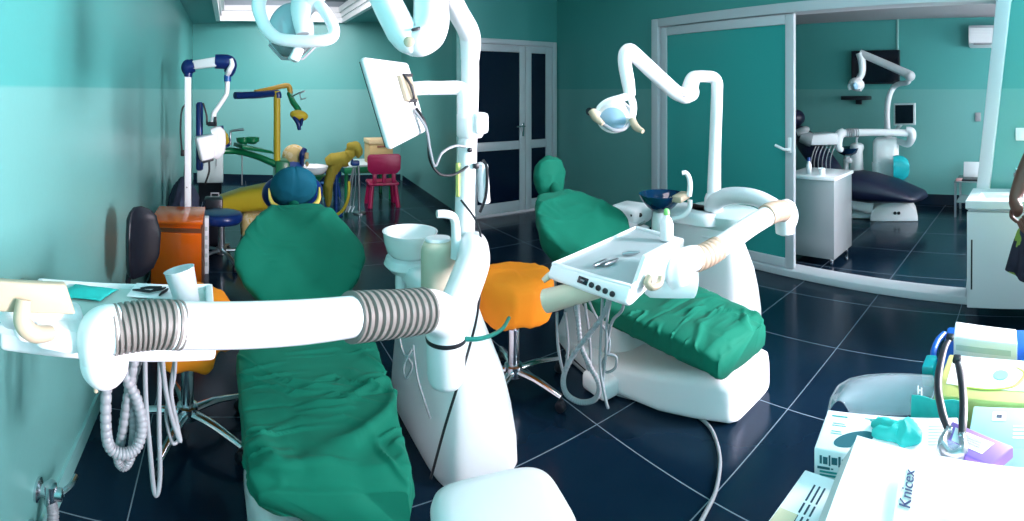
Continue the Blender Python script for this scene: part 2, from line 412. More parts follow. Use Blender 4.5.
mb.span((RX0 - 0.1, RY1, CEIL + 0.1), (RX1 + 0.1, RY1 + 0.1, CEIL + 0.3)); mb.span((RX0 - 0.1, RY0 - 0.1, CEIL + 0.1), (RX1 + 0.1, RY0, CEIL + 0.3))
struct('ceiling_tray', mb, mat('tray_ceiling_paint', (0.34, 0.42, 0.46, 1), 0.7))
mb = MB()
def cornice(a, b, inn):
    """stepped moulding hanging round the recess"""
    a = Vector(a); b = Vector(b); inn = Vector(inn)
    for w, z0, z1 in ((0.035, -0.03, 0.06), (0.06, 0.05, 0.13), (0.10, 0.12, 0.20)):
        q = [a + Vector((0, 0, z0)), b + Vector((0, 0, z0)), b + Vector((0, 0, z1)), a + Vector((0, 0, z1))]
        mb.plate([p + inn * w for p in q], w + 0.03, nrm=inn)
k = CEIL
XL, XR, YF = RX0 + 0.02, RX1 - 0.02, RY1 - 0.02
cornice((XL, RY0, k), (XL, YF, k), (1, 0, 0)); cornice((XL, YF, k), (XR, YF, k), (0, -1, 0))
cornice((XR, RY0, k), (XR, YF, k), (-1, 0, 0)); cornice((XL, RY0, k), (XR, RY0, k), (0, 1, 0))
struct('trim_1', mb, M_cornice)
# skirtings
def skirt(name, a, b, nrm, m, h=0.10, t=0.012):
    mb = MB(); n = Vector((nrm[0], nrm[1], 0)).normalized()
    q = [V(a[0], a[1], 0) + n * t, V(b[0], b[1], 0) + n * t, V(b[0], b[1], h) + n * t, V(a[0], a[1], h) + n * t]
    mb.plate(q, t, nrm=n); return struct(name, mb, m)
skirt('baseboard_left', (-0.59, -2.0), (-0.59, 8.3), (1, 0), M_skirtl, 0.085)
skirt('baseboard_back', (-0.58, 8.3), (2.70, 7.737), (-0.17, -1), M_skirt)
skirt('baseboard_alcove', (2.44, DW + 0.02), (2.70, 7.6), (-1, 0.1), M_skirt)
skirt('baseboard_right', (wx(5.1), 5.1), (wx(3.32), 3.32), (-1, 0.075), M_skirt)

# double door of dark glass in white frames
mb = MB()
y0 = DW - 0.03; y1 = DW + 0.07
mb.span((DX0, y0, 0), (DX0 + 0.06, y1, DZ), .006); mb.span((DX1 - 0.06, y0, 0), (DX1, y1, DZ), .006); mb.span((DX0 + 0.06, y0, DZ - 0.06), (DX1 - 0.06, y1, DZ), .006)
struct('door_frame_trim', mb, M_alu).name = 'trim_2'
def leaf(name, xa, xb, stile, hx):
    mb = MB(); a = DW - 0.005; b = DW + 0.04; zt = DZ - 0.065
    mb.span((xa, a, 0.02), (xa + stile, b, zt), .005); mb.span((xb - stile, a, 0.02), (xb, b, zt), .005)
    for z0, z1 in ((0.02, 0.14), (0.75, 0.85), (zt - 0.08, zt)): mb.span((xa + stile, a + 0.002, z0), (xb - stile, b - .002, z1), .004)
    f = struct(name, mb, M_alu)
    g = MB(); g.span((xa + stile - .005, DW + .012, 0.13), (xb - stile + .005, DW + .022, zt - 0.07)); obj('pane', g, M_darkglass, f)
    if hx:
        h = MB(); h.box((hx, a - .006, 0.98), (0.03, 0.012, 0.16), .004); h.tube([(hx, a - .01, 1.02), (hx, a - .045, 1.02), (hx - .02, a - .05, 1.02), (hx - .12, a - .05, 1.02)], .009, straight=True); obj('door_handle', h, M_chrome, f)
leaf('door_1', DX0 + 0.065, 3.345, 0.075, 3.31)
leaf('door_2', 3.352, DX1 - 0.063, 0.085, None)

# sliding door in the right wall: fixed white frame, one teal leaf, open passage
def swp(y, off, z): return V(wx(y) + off, y - off * 0.075, z)
def sbar(mb, ya, yb, z0, z1, o0=-0.06, o1=0.10, bev=.006):
    q = [swp(ya, o0, z0), swp(yb, o0, z0), swp(yb, o0, z1), swp(ya, o0, z1)]
    mb.plate(q, o1 - o0, bev, nrm=(-1, 0, 0))
mb = MB()
sbar(mb, 3.24, 3.33, 0, SZ + .02)
mb.plate([swp(0.36, -0.06, 0), swp(0.44, -0.06, 0), swp(0.215, -0.06, SZ), swp(0.12, -0.06, SZ)], 0.16, .006, nrm=(-1, 0, 0))
sbar(mb, 0.36, 3.24, 0.0, 0.055, -0.06, .10)
sbar(mb, 0.12, 3.24, SZ - 0.06, SZ + .02, -0.06, .10)
struct('trim_3', mb, M_alu)
mb = MB()
sbar(mb, 3.15, 3.232, 0.06, SZ - 0.065, -0.035, 0.0); sbar(mb, 1.765, 1.845, 0.06, SZ - 0.065, -0.035, 0.0)
sbar(mb, 1.845, 3.15, 0.06, 0.13, -0.034, 0.0); sbar(mb, 1.845, 3.15, SZ - 0.145, SZ - 0.065, -0.034, 0.0)
d3 = struct('door_3', mb, M_alu)
mb = MB(); sbar(mb, 1.835, 3.16, 0.12, SZ - 0.135, -0.020, -0.010, 0); obj('panel', mb, M_panel, d3)
mb = MB(); p = swp(1.80, -0.035, 1.02); mb.box(p + V(-.005, 0, 0), (.012, .03, .12), .004); mb.tube([p + V(-.01, 0, -.03), p + V(-.05, .0, -.03), p + V(-.055, .02, -.03), p + V(-.055, .10, .00)], .011, straight=True)
obj('door_handle', mb, M_white, d3)

# ------------------------------------------------------------------ the further room
FX = 6.35
wallseg('wall_far_room', (FX, -2.1), (FX, 5.2), 0, 2.6, 0.12, M_wall, (1, 0))
wallseg('wall_far_left', (3.9, 5.16), (6.45, 5.16), 0, 2.6, 0.12, M_wall, (0, 1))
mb = MB(); A, B, C_, D_ = 4.2, 6.0, 0.8, 2.15
mb.span((3.3, -2.1, 0), (A, -1.98, 2.6)); mb.span((B, -2.1, 0), (6.5, -1.98, 2.6)); mb.span((A, -2.1, 0), (B, -1.98, C_)); mb.span((A, -2.1, D_), (B, -1.98, 2.6))
struct('wall_far_right', mb, M_wall)
mb = MB()
for x in (A, (A + B) / 2, B): mb.box((x, -2.05, (C_ + D_) / 2), (.05, .06, D_ - C_))
for z in (C_, D_): mb.box(((A + B) / 2, -2.05, z), (B - A, .06, .05))
struct('window_2', mb, M_alu)
mb = MB(); mb.prism([(wx(-2.1) + .1, -2.1), (6.5, -2.1), (6.5, 5.2), (wx(5.2) + .1, 5.2)], (0, 0, 2.46), (1, 0, 0), (0, 1, 0), .10); struct('ceiling_far_room', mb, mat('far_ceiling_paint', (0.40, 0.40, 0.43, 1), 0.7))
skirt('baseboard_far', (FX, -2.0), (FX, 5.1), (-1, 0), M_skirt, 0.13)
# ------------------------------------------------------------------ dental chairs
def chair_seat_mb(P, foot_hem, seed, fup=0.0):
    """fitted cloth cover over the seat: rounded slab, hem hanging lower at the foot"""
    W = [(-0.05, .205), (0.0, .228), (0.12, .238), (0.4, .262), (0.62, .275), (0.80, .235), (0.86, .19)]
    T = [(-0.05, .345 + fup), (0.0, .375 + fup), (0.15, .395 + fup * .8), (0.4, .425 + fup * .4), (0.8, .475), (0.86, .47)]
    rings = []; N = 190; n = 132
    for i in range(N + 1):
        ly = -0.055 + 0.925 * i / N
        w = lerp(W, ly); zt = lerp(T, ly)
        end = min(1.0, (ly + 0.062) / 0.05); k = math.sqrt(max(0.02, 1 - (1 - end) ** 2))
        end2 = min(1.0, (0.885 - ly) / 0.06); k2 = math.sqrt(max(0.03, 1 - (1 - max(end2, 0)) ** 2))
        ring = []
        for j in range(n):
            a = 2 * math.pi * j / n
            x = sgnp(math.cos(a), 0.42); z = sgnp(math.sin(a), 0.42)
            hang = lerp([(-0.06, .068 if fup else .085), (0.15, .08), (0.35, .08), (0.8, .07)], ly) + 0.012 * noise.noise(Vector((x * 3 + seed, ly * 9, seed)))
            hang += foot_hem * x * max(0, 1 - ly / 0.5)
            zz = zt - 0.045 + (0.045 * z * (0.55 + 0.45 * k) * k2 if z > 0 else (hang) * z * (0.75 + 0.25 * k))
            flare = 1.0 + (0.035 * max(0, -z) * (1 + noise.noise(Vector((x * 2, ly * 11, seed)))))
            zz -= 0.012 * max(0, z) * (1 - abs(x) ** 2) * 0.4
            ysh = fup * .75 * (1 - x) * max(0, 1 - ly / .5)
            ring.append(P(x * w * (0.93 + 0.07 * k) * k2 ** 0.3 * flare, ly + ysh, zz))
        rings.append(ring)
    mb = MB(); mb.loft(rings); return mb

def chair_back_mb(P, seed, top=.868, fat=1.0, skirt=0.0):
    W = [(-.02, .10), (0.05, .14), (0.15, .185), (0.30, .262), (0.42, .298), (0.52, .300), (0.72, .250), (0.90, .185), (0.985, .135), (1.02, .05)]
    a = Vector((0, .76, .455)); b = Vector((0, 1.25, top)); d = b - a; L = d.length; d.normalize(); nn = Vector((0, -d.z, d.y))
    rings = []; N = 90; n = 80
    for i in range(N + 1):
        t = -0.03 + 1.05 * i / N
        w = lerp(W, t); th = lerp([(-0.03, .03), (0.05, .055), (0.5, .062), (0.9, .05), (1.0, .035), (1.02, .015)], t) * fat
        c = a + d * (t * L) + nn * (0.02 * math.sin(math.pi * min(max(t, 0), 1)))
        ring = []
        for j in range(n):
            q = 2 * math.pi * j / n
            x = sgnp(math.cos(q), 0.62); z = sgnp(math.sin(q), 0.75)
            p = c + nn * (z * th + 0.045 * x * x * (w / 0.29)) + Vector((x * w, 0, 0))
            if z < 0: p.z += skirt * z * min(1, w / .2) * (1 + .25 * noise.noise(Vector((x * 3, t * 5, seed))))
            ring.append(P(p.x, p.y, p.z))
        rings.append(ring)
    mb = MB(); mb.loft(rings); return mb

def dental_chair(ox, oy, seed, label, hem, drift=0.0, pedal=True, fup=0.0, top=.868):
    r = root('dental_chair', (ox, oy, 0), label, 'dental chair', 'green covered dental chairs' if False else None)
    def P(x, y, z): return Vector((ox + x + drift * max(y, 0), oy + y, z))
    # floor base: long white moulding, thick rounded block at the foot
    rings = []
    prof = [(-0.06, .165, .175, .07), (-0.045, .19, .195, .065), (0.0, .20, .205, .055), (0.10, .215, .21, .03), (0.25, .235, .195, .0), (0.5, .25, .15, -.01), (0.75, .215, .115, 0), (0.95, .165, .10, 0), (1.06, .12, .09, 0), (1.09, .09, .07, 0)]
    for ly, w, h, cx in prof:
        rings.append([P(cx + x, ly, z) for x, z in [(sgnp(math.cos(2 * math.pi * j / 48), .32) * w * (1 - .10 * (0.5 + 0.5 * math.sin(2 * math.pi * j / 48))), h / 2 + sgnp(math.sin(2 * math.pi * j / 48), .38) * h / 2) for j in range(48)]])
    mb = MB(); mb.loft(rings)
    obj('chair_base', mb, M_white, r, 50)
    mb = MB()
    rings = [[P(x, y, z) for x, y in [(sgnp(math.cos(2 * math.pi * j / 32), .5) * w, cy + sgnp(math.sin(2 * math.pi * j / 32), .5) * l) for j in range(32)]] for z, w, l, cy in ((.09, .17, .30, .78), (.18, .15, .24, .80), (.30, .14, .20, .82), (.40, .15, .24, .80), (.43, .16, .27, .80))]
    mb.loft(rings); obj('lift_column', mb, M_white2, r, 50)
    if pedal:
     mb = MB(); mb.box(P(-.275, .55, .05), (.11, .17, .09), .025, seg=3); obj('foot_switch', mb, M_white, r)
    mb = MB(); mb.box(P(0, .50, .355), (.36, .62, .03), .012, rot=(4, 0, 0)); obj('seat_frame', mb, M_white2, r)
    obj('seat', chair_seat_mb(P, hem, seed, fup), M_green, r, 75, wr=lambda p, n, f1=creases(.021, 5, seed, (1, .55, 0)), f2=creases(.016, 8, seed + 3, (-.9, 1, 0)), f3=creases(.008, 15, seed + 8, (1, .1, 0)): f1(p, n) + f2(p, n) + f3(p, n) - max(0, n.z) * (.005 * math.exp(-((p.x - ox + .085) / .006) ** 2) + .004 * math.exp(-((p.y - oy - .30) / .006) ** 2)))
    obj('backrest', chair_back_mb(P, seed, top, 1.0, .0 if fup else .10), M_green, r, 75, wr=lambda p, n, f1=creases(.010, 4.5, seed + 1, (.8, 1, .8)), f2=creases(.006, 9, seed + 5, (-.6, 1, .8)): f1(p, n) + f2(p, n))
    mb = MB()
    a = P(0, .76, .40); b = P(0, 1.2, .78)
    mb.tube([a, (a + b) / 2 + V(0, 0.02, -.03), b], [.07, .10, .06], n=16, flat=.5); obj('back_frame', mb, M_white2, r)
    return r, P

# near chair: green cover, teal-blue cap over the headrest
nc, P = dental_chair(.276, 1.34, 2.0, 'dental chair under a crumpled green cover, with a teal-blue cloth cap on its headrest', .050, .05, False, .045, .842)
hc = P(.0, 1.40, .93)
mb = MB(); mb.ell(hc + V(0, .03, -.045), (.168, .07, .138), (35, 0, 0), e=2.3, nu=40, nv=20)
obj('headrest_shell', mb, M_navy, nc)
def capw(p, n, f=folds(.004, 9, 4, (.2, .4, 1))): return f(p, n) + (-.006 * math.exp(-((p.x - hc.x + .004) / .006) ** 2))
mb = MB(); mb.ell(hc + V(0, -.035, .0), (.126, .07, .132), (35, 0, 0), e=2.4, nu=72, nv=40)
obj('headrest', mb, M_cap, nc, 75, wr=capw, label='teal-blue cloth cap')
for s in (-1, 1):
    mb = MB(); mb.tube([hc + V(s * .05, -.105, -.095), hc + V(s * .10, -.095, -.085), hc + V(s * .128, -.075, -.055), hc + V(s * .135, -.05, .0)], [.010, .020, .014, .005], n=12, flat=.6)
    obj('headrest_trim', mb, mat('yellow_strap', (.72, .52, .10, 1), .5), nc)
mb = MB(); mb.tube([P(0, 1.20, .775), P(0, 1.38, .86)], .028, n=12); obj('headrest_stem', mb, M_green, nc)
# far chair: the same, all green with a hooded headrest
fc, P = dental_chair(1.93, 1.27, 7.0, 'green covered dental chair beside the sliding door, its headrest hooded in the same cloth', .012, -.055, True, 0.0, .80)
hc = P(.10, 1.41, .892)
rings = []
for i in range(41):
    t = i / 40
    w = lerp([(0, .06), (.12, .085), (.3, .10), (.55, .115), (.8, .10), (.93, .07), (1, .015)], t); th = lerp([(0, .035), (.2, .045), (.5, .065), (.8, .07), (1, .012)], t)
    c = hc + V(0, -.03 + .10 * t - .05 * t * t, -.13 + .25 * t)
    rings.append(sring(c, (1, 0, 0), (0, .8, -.5), w, th, 2.4, 56))
mb = MB(); mb.loft(rings)
obj('headrest', mb, M_green, fc, 75, wr=lambda p, n, f=folds(.011, 8, 9, (.2, .4, 1)): f(p, n))
mb = MB(); mb.tube([P(0.03, 1.20, .77), P(0.09, 1.36, .83)], .03, n=12); obj('headrest_stem', mb, M_green, fc)

# ------------------------------------------------------------------ dental units
def bellows(mb, pts, r, ribs, n=24, depth=.86):
    """ribbed flexible sleeve along a path"""
    pts = [Vector(p) for p in pts]; Q = []; W = []
    tot = ribs * 6
    for i in range(tot + 1):
        t = i / tot * (len(pts) - 1); k = min(int(t), len(pts) - 2); f = t - k
        p0 = pts[max(k - 1, 0)]; p1 = pts[k]; p2 = pts[k + 1]; p3 = pts[min(k + 2, len(pts) - 1)]
        Q.append(0.5 * ((2 * p1) + (p2 - p0) * f + (2 * p0 - 5 * p1 + 4 * p2 - p3) * f * f + (3 * p1 - p0 - 3 * p2 + p3) * f ** 3))
        ph = (i % 6) / 6
        W.append(r * (depth if ph < .17 else 1.0 if ph > .3 else (depth + 1) / 2))
    mb.tube(Q, W, n=n, straight=True); return mb

def unit_body(D, r):
    D = Vector(D)
    def U(x, y, z): return Vector((x, y, z)) + D
    rings = []
    for z, x0, x1, y0, y1 in ((0, .745, 1.06, 1.64, 2.32), (.03, .735, 1.075, 1.63, 2.33), (.12, .74, 1.07, 1.63, 2.33), (.25, .75, 1.05, 1.64, 2.32), (.38, .765, 1.02, 1.655, 2.31), (.48, .78, .985, 1.68, 2.30), (.56, .79, .955, 1.70, 2.29), (.62, .80, .94, 1.73, 2.28), (.655, .81, .925, 1.76, 2.26), (.67, .83, .90, 1.80, 2.22)):
        c = V((x0 + x1) / 2, (y0 + y1) / 2, z); rings.append([p + D for p in sring(c, (1, -.10, 0), (.0, 1, 0), (x1 - x0) / 2, (y1 - y0) / 2, 5.0, 64)])
    mb = MB(); mb.loft(rings); obj('unit_body', mb, M_white, r, 50)
    # grey plate that paints in the shade on the body face towards the chair
    mb = MB(); mb.plate([U(.744, 1.80, .10), U(.744, 2.20, .10), U(.79, 2.18, .54), U(.79, 1.82, .54)], .02, .008, nrm=(-1, 0, .05)); obj('side_shade', mb, M_side, r, label='grey painted shade on the side face')
    # top deck under the cuspidor
    rings = []
    for z, a, b in ((.635, .10, .20), (.65, .125, .235), (.69, .13, .24), (.715, .115, .22), (.72, .09, .19)):
        rings.append([p + D for p in sring(V(.84, 2.02, z), (1, -.1, 0), (0, 1, 0), a, b, 3.2, 48)])
    mb = MB(); mb.loft(rings); obj('top_deck', mb, M_white, r, 50)
    return U

# near unit ----------------------------------------------------------------
nu = root('dental_unit', (.9, 1.85, 0), 'nearer white dental unit with a monitor on its pole and a long arm in front', 'dental unit')
U = unit_body((0, 0, 0), nu)
# cuspidor
bc = at(410, 240, 2.2); bc.z = .745
mb = MB(); mb.lathe([(.03, -.012), (.080, -.008), (.100, .012), (.112, .05), (.118, .092), (.120, .097), (.115, .096), (.107, .055), (.088, .022), (.05, .008), (.012, .004)], bc, n=40, caps=True); b_ = obj('cuspidor_bowl', mb, M_ceramic, nu, 60)
mb = MB(); mb.lathe([(.016, 0), (.018, .004), (.008, .006)], bc + V(0, 0, .002), n=16); obj('drain', mb, M_grey, b_)
mb = MB()
rings = [[p for p in sring(bc + V(dx, dy, z), (1, 0, 0), (0, 1, 0), a, b, 2.6, 36)] for z, a, b, dx, dy in ((-.075, .05, .05, -.01, 0), (-.07, .075, .075, -.01, 0), (-.045, .105, .10, -.005, 0), (-.015, .10, .095, 0, 0), (-.005, .07, .07, 0, 0))]
mb.loft(rings); mb.tube([bc + V(.03, 0, -.05), bc + V(.14, -.02, -.06)], .035, n=16); obj('bowl_bracket', mb, M_white, nu, 50)
mb = MB(); mb.tube([bc + V(-.045, -.01, -.06), bc + V(-.04, -.01, -.16), bc + V(.05, .0, -.22)], .022, n=14); obj('drain_pipe', mb, M_white, nu)
# cup filler tower and spout
cc = at(438, 262, 2.0); cc.z = .655
mb = MB(); mb.lathe([(.066, 0), (.069, .006), (.069, .17), (.066, .185), (.058, .20), (.05, .205)], cc, n=36, sx=1.0, sy=.8); cf = obj('cup_filler', mb, M_cream2, nu, 50)
mb = MB(); mb.lathe([(.05, .204), (.053, .208), (.05, .216), (.03, .218)], cc, n=30, sx=1, sy=.8); obj('cap', mb, M_white, cf)
sp = [at(456, 258, 1.95), at(456, 235, 1.95), at(455, 222, 1.95), at(452, 216, 1.94), at(445, 214, 1.93), at(437, 214, 1.92)]
mb = MB(); mb.tube(sp, [.022, .019, .017, .016, .016, .015], n=14); obj('spout', mb, M_white, nu)
# pole
pb = V(.911, 1.836, .64)
pole = [at(462, 292, 2.06), at(466, 180, 2.055), at(470, 90, 2.05), at(470, 56, 2.05)]
mb = MB(); mb.tube(pole, [.046, .040, .036, .036], n=24, straight=True); po = obj('pole', mb, M_white, nu, 50)
mb = MB(); mb.lathe([(.045, -.05), (.052, -.04), (.052, .04), (.045, .05)], at(470, 125, 2.05), n=24, sx=1.05); mb.box(at(479, 123, 2.03), (.06, .07, .085), .015); obj('collar', mb, M_white, po)
mb = MB(); mb.ell(at(470, 150, 2.01), (.012, .006, .010)); obj('cable_outlet', mb, M_black, po)
mb = MB(); mb.box(at(476, 166, 2.02), (.02, .02, .022), .004); obj('cable_outlet', mb, M_black, po)
mb = MB(); mb.box(at(483, 183, 2.06), (.035, .06, .165), .012, rot=(0, -4, 0)); sc_ = obj('instrument_holder', mb, M_white2, po)
mb = MB(); mb.tube([at(483, 160, 2.05), at(487, 170, 2.03), at(486, 195, 2.03), at(480, 212, 2.04)], .006, n=8); obj('cable', mb, M_dkcable, sc_)
mb = MB(); mb.plate([at(459, 162, 2.05), at(463, 162, 2.04), at(463, 196, 2.04), at(459, 196, 2.05)], .03, .006); obj('label_plate', mb, M_yelbox, po)
# lamp arm: up over the pole, elbow towards the viewer, out of sight and back to the lamp
arm = [at(470, 60, 2.05), at(470.5, 42, 2.04), at(468, 30, 2.0), at(459, 14, 1.86), at(449, -4, 1.60), at(441, -20, 1.38), at(433, -22, 1.24)]
mb = MB(); mb.tube(arm, [.037, .042, .042, .039, .036, .036, .04], n=22); la = obj('lamp_arm', mb, M_white, nu, 50)
elb = [at(431, -24, 1.22), at(431, 2, 1.20), at(431, 20, 1.19), at(427, 33, 1.18), at(418, 40, 1.17), at(408, 39, 1.17)]
mb = MB(); mb.tube(elb, [.040, .041, .043, .044, .040, .032], n=26); obj('elbow', mb, M_white, la, 50)
up = [at(414, 52, 1.16), at(410, 45, 1.16), at(402, 32, 1.17), at(390, 9, 1.19), at(376, -18, 1.22), at(345, -62, 1.29), at(325, -82, 1.34), at(312, -75, 1.38), at(308, -50, 1.40), at(306, -15, 1.42)]
mb = MB(); mb.tube(up, [.012, .028, .036, .036, .036, .036, .036, .036, .036, .036], n=22); obj('spring_arm', mb, M_white, la, 50)
mb = MB(); mb.lathe([(.012, 0), (.012, .004), (.009, .006)], at(409, 42, 1.122), axis=(-.35, -.93, .1), n=16); obj('pivot_cap', mb, M_cream, la)
mb = MB(); mb.box(at(416, 29, 1.133), (.022, .006, .007), .002, rot=(0, -15, 0)); obj('stop_slot', mb, M_black, la)
# lamp head
lc = at(293, 30, 1.45)
lh_mb = MB(); lh_mb.tube([at(322, -18, 1.42), at(314, -6, 1.42), at(304, 4, 1.43), at(301, 16, 1.40), at(303, 34, 1.385)], [.034, .036, .038, .026, .018], n=18)
lh = obj('lamp_head', lh_mb, M_white, nu, 50)
mb = MB(); mb.ell(lc + V(-.002, .03, .0), (.068, .055, .085), (-12, 6, 0), nu=36, nv=20); obj('reflector', mb, M_lampglass, lh)
loop = [at(266, -12, 1.40), at(259, 2, 1.38), at(260, 14, 1.37), at(266, 28, 1.36), at(277, 38, 1.36), at(295, 41, 1.36), at(318, 41, 1.36), at(331, 38, 1.37), at(334, 30, 1.38), at(329, 18, 1.39), at(322, 8, 1.40), at(316, 2, 1.41)]
mb = MB(); mb.tube(loop, [.017, .020, .018, .017, .017, .017, .016, .016, .016, .016, .016, .014], n=16); obj('lamp_handle', mb, M_white, lh, 50)
q = [at(270, 45, 1.45), at(315, 46, 1.45), at(302, 59, 1.42), at(282, 59, 1.42)]
mb = MB(); mb.plate(q, .05, .012); vz = obj('lamp_visor', mb, mat('smoky_visor', (.30, .36, .36, 1), .08, trans=.6, ior=1.2), lh)
mb = MB(); mb.box(at(296, 54.5, 1.39), (.028, .05, .04), .006, rot=(0, 25, 0)); obj('bulb_holder', mb, M_white, vz)
mb = MB(); mb.tube([at(269, 45, 1.43), at(282, 59, 1.41), at(303, 59, 1.41), at(316, 46, 1.43)], .0035, n=8, straight=True); obj('visor_rim', mb, M_grey, vz)
# monitor on its swing arm
q = [at(365, 56, 1.72), at(393, 149, 1.72), at(428, 131, 2.0), at(409, 62, 2.0)]
mb = MB(); mb.plate(q, .032, .0155, nrm=(.3, -1, 0)); mo = obj('monitor', mb, M_white, nu, 45)
qc = sum(q, Vector()) / 4; nb = (q[1] - q[0]).cross(q[3] - q[0]).normalized(); nb = nb if nb.y < 0 else -nb
hx = (q[3] - q[0]).normalized(); vy = (q[0] - q[1]).normalized()
mb = MB(); mb.plate([p + (qc - p) * .07 - nb * .0352 for p in q], .002, nrm=-nb); obj('screen', mb, M_screen, mo)
bk = qc + hx * .07 + vy * .04
mb = MB(); mb.box(bk + nb * .008, (.09, .016, .10), .004, rot=Matrix((hx, nb, vy)).transposed()); mb.tube([bk + nb * .01, at(412, 89, 1.97)], .022, n=14); obj('monitor_bracket', mb, M_cream, mo)
mb = MB(); mb.tube([bk + nb * .016 + vy * .055 - hx * .02, bk + nb * .03 - hx * .012, bk + nb * .018 - vy * .07], .005, n=8); mb.box(bk + nb * .02 + vy * .05 + hx * .015, (.03, .01, .012)); mb.box(bk + nb * .02 - vy * .05 - hx * .012, (.03, .01, .012)); obj('bracket_screws', mb, M_dkcable, mo)
mb = MB(); mb.tube([at(409, 89, 1.97), at(424, 88, 1.99), at(440, 88, 2.01), at(458, 88, 2.03), at(464, 92, 2.03), at(465, 104, 2.03), at(465, 118, 2.03)], [.026, .028, .028, .029, .031, .031, .031], n=18); ma = obj('monitor_arm', mb, M_white, nu, 50)
mb = MB(); mb.lathe([(.024, -.022), (.030, -.018), (.030, .018), (.024, .022)], at(424, 88, 1.99), axis=(0, .1, 1), n=20); obj('joint', mb, M_white2, ma)
for k, (pts, m) in enumerate((([at(416, 108, 1.93), at(424, 120, 1.93), at(428, 138, 1.93), at(430, 160, 1.93), at(440, 174, 1.94), at(455, 174, 1.98), at(468, 166, 2.02)], M_dkcable), ([at(414, 110, 1.92), at(426, 128, 1.92), at(430, 150, 1.92), at(435, 166, 1.93), at(442, 153, 1.95), at(455, 146, 1.99), at(466, 147, 2.02)], M_hose))):
    mb = MB(); mb.tube(pts, .0055, n=8); obj('monitor_cable', mb, m, nu, label=('black monitor cable', 'grey monitor cable')[k])
# carrier arm: sleeve from the pole foot to the pivot, then the long arm with its bellows
mb = MB(); mb.tube([at(470, 252, 2.08), at(473, 246, 2.0), at(473, 262, 1.86), at(464, 288, 1.68), at(454, 314, 1.53), at(447, 338, 1.46)], [.030, .058, .062, .058, .055, .052], n=26); sl = obj('arm_sleeve', mb, M_white, nu, 50)
mb = MB(); mb.lathe([(.044, .035), (.058, .02), (.062, -.02), (.05, -.04)], at(466, 243, 2.055), axis=(0, -.1, 1), n=24); obj('sleeve_collar', mb, M_white, sl)
pv = at(446, 342, 1.44)
mb = MB(); mb.lathe([(.02, -.125), (.042, -.118), (.052, -.10), (.056, -.02), (.057, .02)], pv, n=32); pvo = obj('arm_pivot', mb, M_white, nu, 50)
mb = MB(); mb.lathe([(.0575, -.006), (.0585, 0), (.0575, .006)], pv + V(0, 0, .012), n=32); obj('pivot_ring', mb, M_dkcable, pvo)
mb = MB(); mb.tube([pv + V(0, 0, .02), pv + V(-.004, -.004, .06), at(436, 312, 1.40), at(418, 309, 1.36)], [.056, .057, .056, .052], n=28); obj('arm_bend', mb, M_white, pvo, 50)
mb = MB(); mb.tube([at(356, 316, 1.21), at(300, 322, 1.09), at(240, 325, 1.02), at(172, 325, .985)], [.046, .045, .044, .043], n=30); ca = obj('carrier_arm', mb, M_white, nu, 50)
mb = MB(); bellows(mb, [at(425, 310, 1.37), at(402, 313, 1.31), at(376, 315, 1.25), at(350, 317, 1.20)], .058, 12, 28); obj('bellows', mb, M_bellow, ca, 60)
mb = MB(); bellows(mb, [at(181, 325, .99), at(158, 324, .975), at(135, 326, .965), at(111, 330, .955)], .045, 13, 28, .88); obj('bellows', mb, M_bellow, ca, 60)
# elbow and neck that carry the tray
mb = MB(); mb.tube([at(118, 329, .956), at(108, 328, .956), at(100, 333, .96), at(99, 346, .965), at(103, 360, .972)], [.043, .042, .042, .042, .043], n=28); mb.ell(at(104, 361, .97), (.047, .047, .050), nu=32, nv=18); nk = obj('tray_neck', mb, M_white, nu, 50)
# instrument tray
TZ = .925
tq = [atz(36, 281, TZ), atz(214, 281, TZ), V(-.028, 1.10, TZ), V(-.50, 1.03, TZ)]
tq[0] = V(-.52, 1.33, TZ); tq[1] = V(-.045, 1.385, TZ)
def traymesh(q, h, rim, mbt, floor_drop=.012):
    """shallow tray: slab with a raised rim"""
    c = sum(q, Vector()) / 4
    mbt.plate([p - V(0, 0, floor_drop) for p in q], h, .012, nrm=(0, 0, 1))
    for i in range(4):
        a, b = q[i], q[(i + 1) % 4]; ai = a + (c - a).normalized() * rim; bi = b + (c - b).normalized() * rim
        mbt.plate([a, b, bi, ai], floor_drop + .012, .004, nrm=(0, 0, 1))
mb = MB(); traymesh(tq, .05, .022, mb); tr = obj('instrument_tray', mb, M_white, nu, 45)
c4 = sum(tq, Vector()) / 4
mb = MB(); mb.plate([p + (c4 - p) * .085 - V(0, 0, .011) for p in tq], .004, nrm=(0, 0, 1)); obj('tray_mat', mb, mat('pale_green_tray_mat', (.44, .58, .55, 1), .35), tr)
mb = MB()
mb.plate([at(0, 305, .99), at(84, 312, 1.0), at(86, 349, 1.0), at(18, 345, .99)], .06, .015, nrm=(0, -1, 0)); mb.box(at(62, 333, 1.0), (.10, .07, .055), .02); mb.plate([at(-6, 316, .985), at(24, 318, .985), at(24, 333, .985), at(4, 331, .985)], .05, .012, nrm=(0, -1, 0))
obj('tray_body', mb, M_white, tr, 45)
mb = MB(); mb.plate([at(-6, 281, .95), at(66, 285, .955), at(76, 315, .955), at(-6, 312, .95)], .022, .005, nrm=(0, -1, .3)); hp = obj('handle_panel', mb, M_cream, tr, 45)
mb = MB(); mb.tube([at(24, 300, .945), at(22, 318, .935), at(26, 328, .93), at(36, 334, .935), at(50, 333, .96)], [.014, .017, .017, .016, .014], n=16); obj('bracket', mb, M_cream, hp)
mb = MB(); mb.tube([at(95, 372, .97), at(96, 392, .97)], [.007, .004], n=10); obj('lever', mb, M_cream, tr)
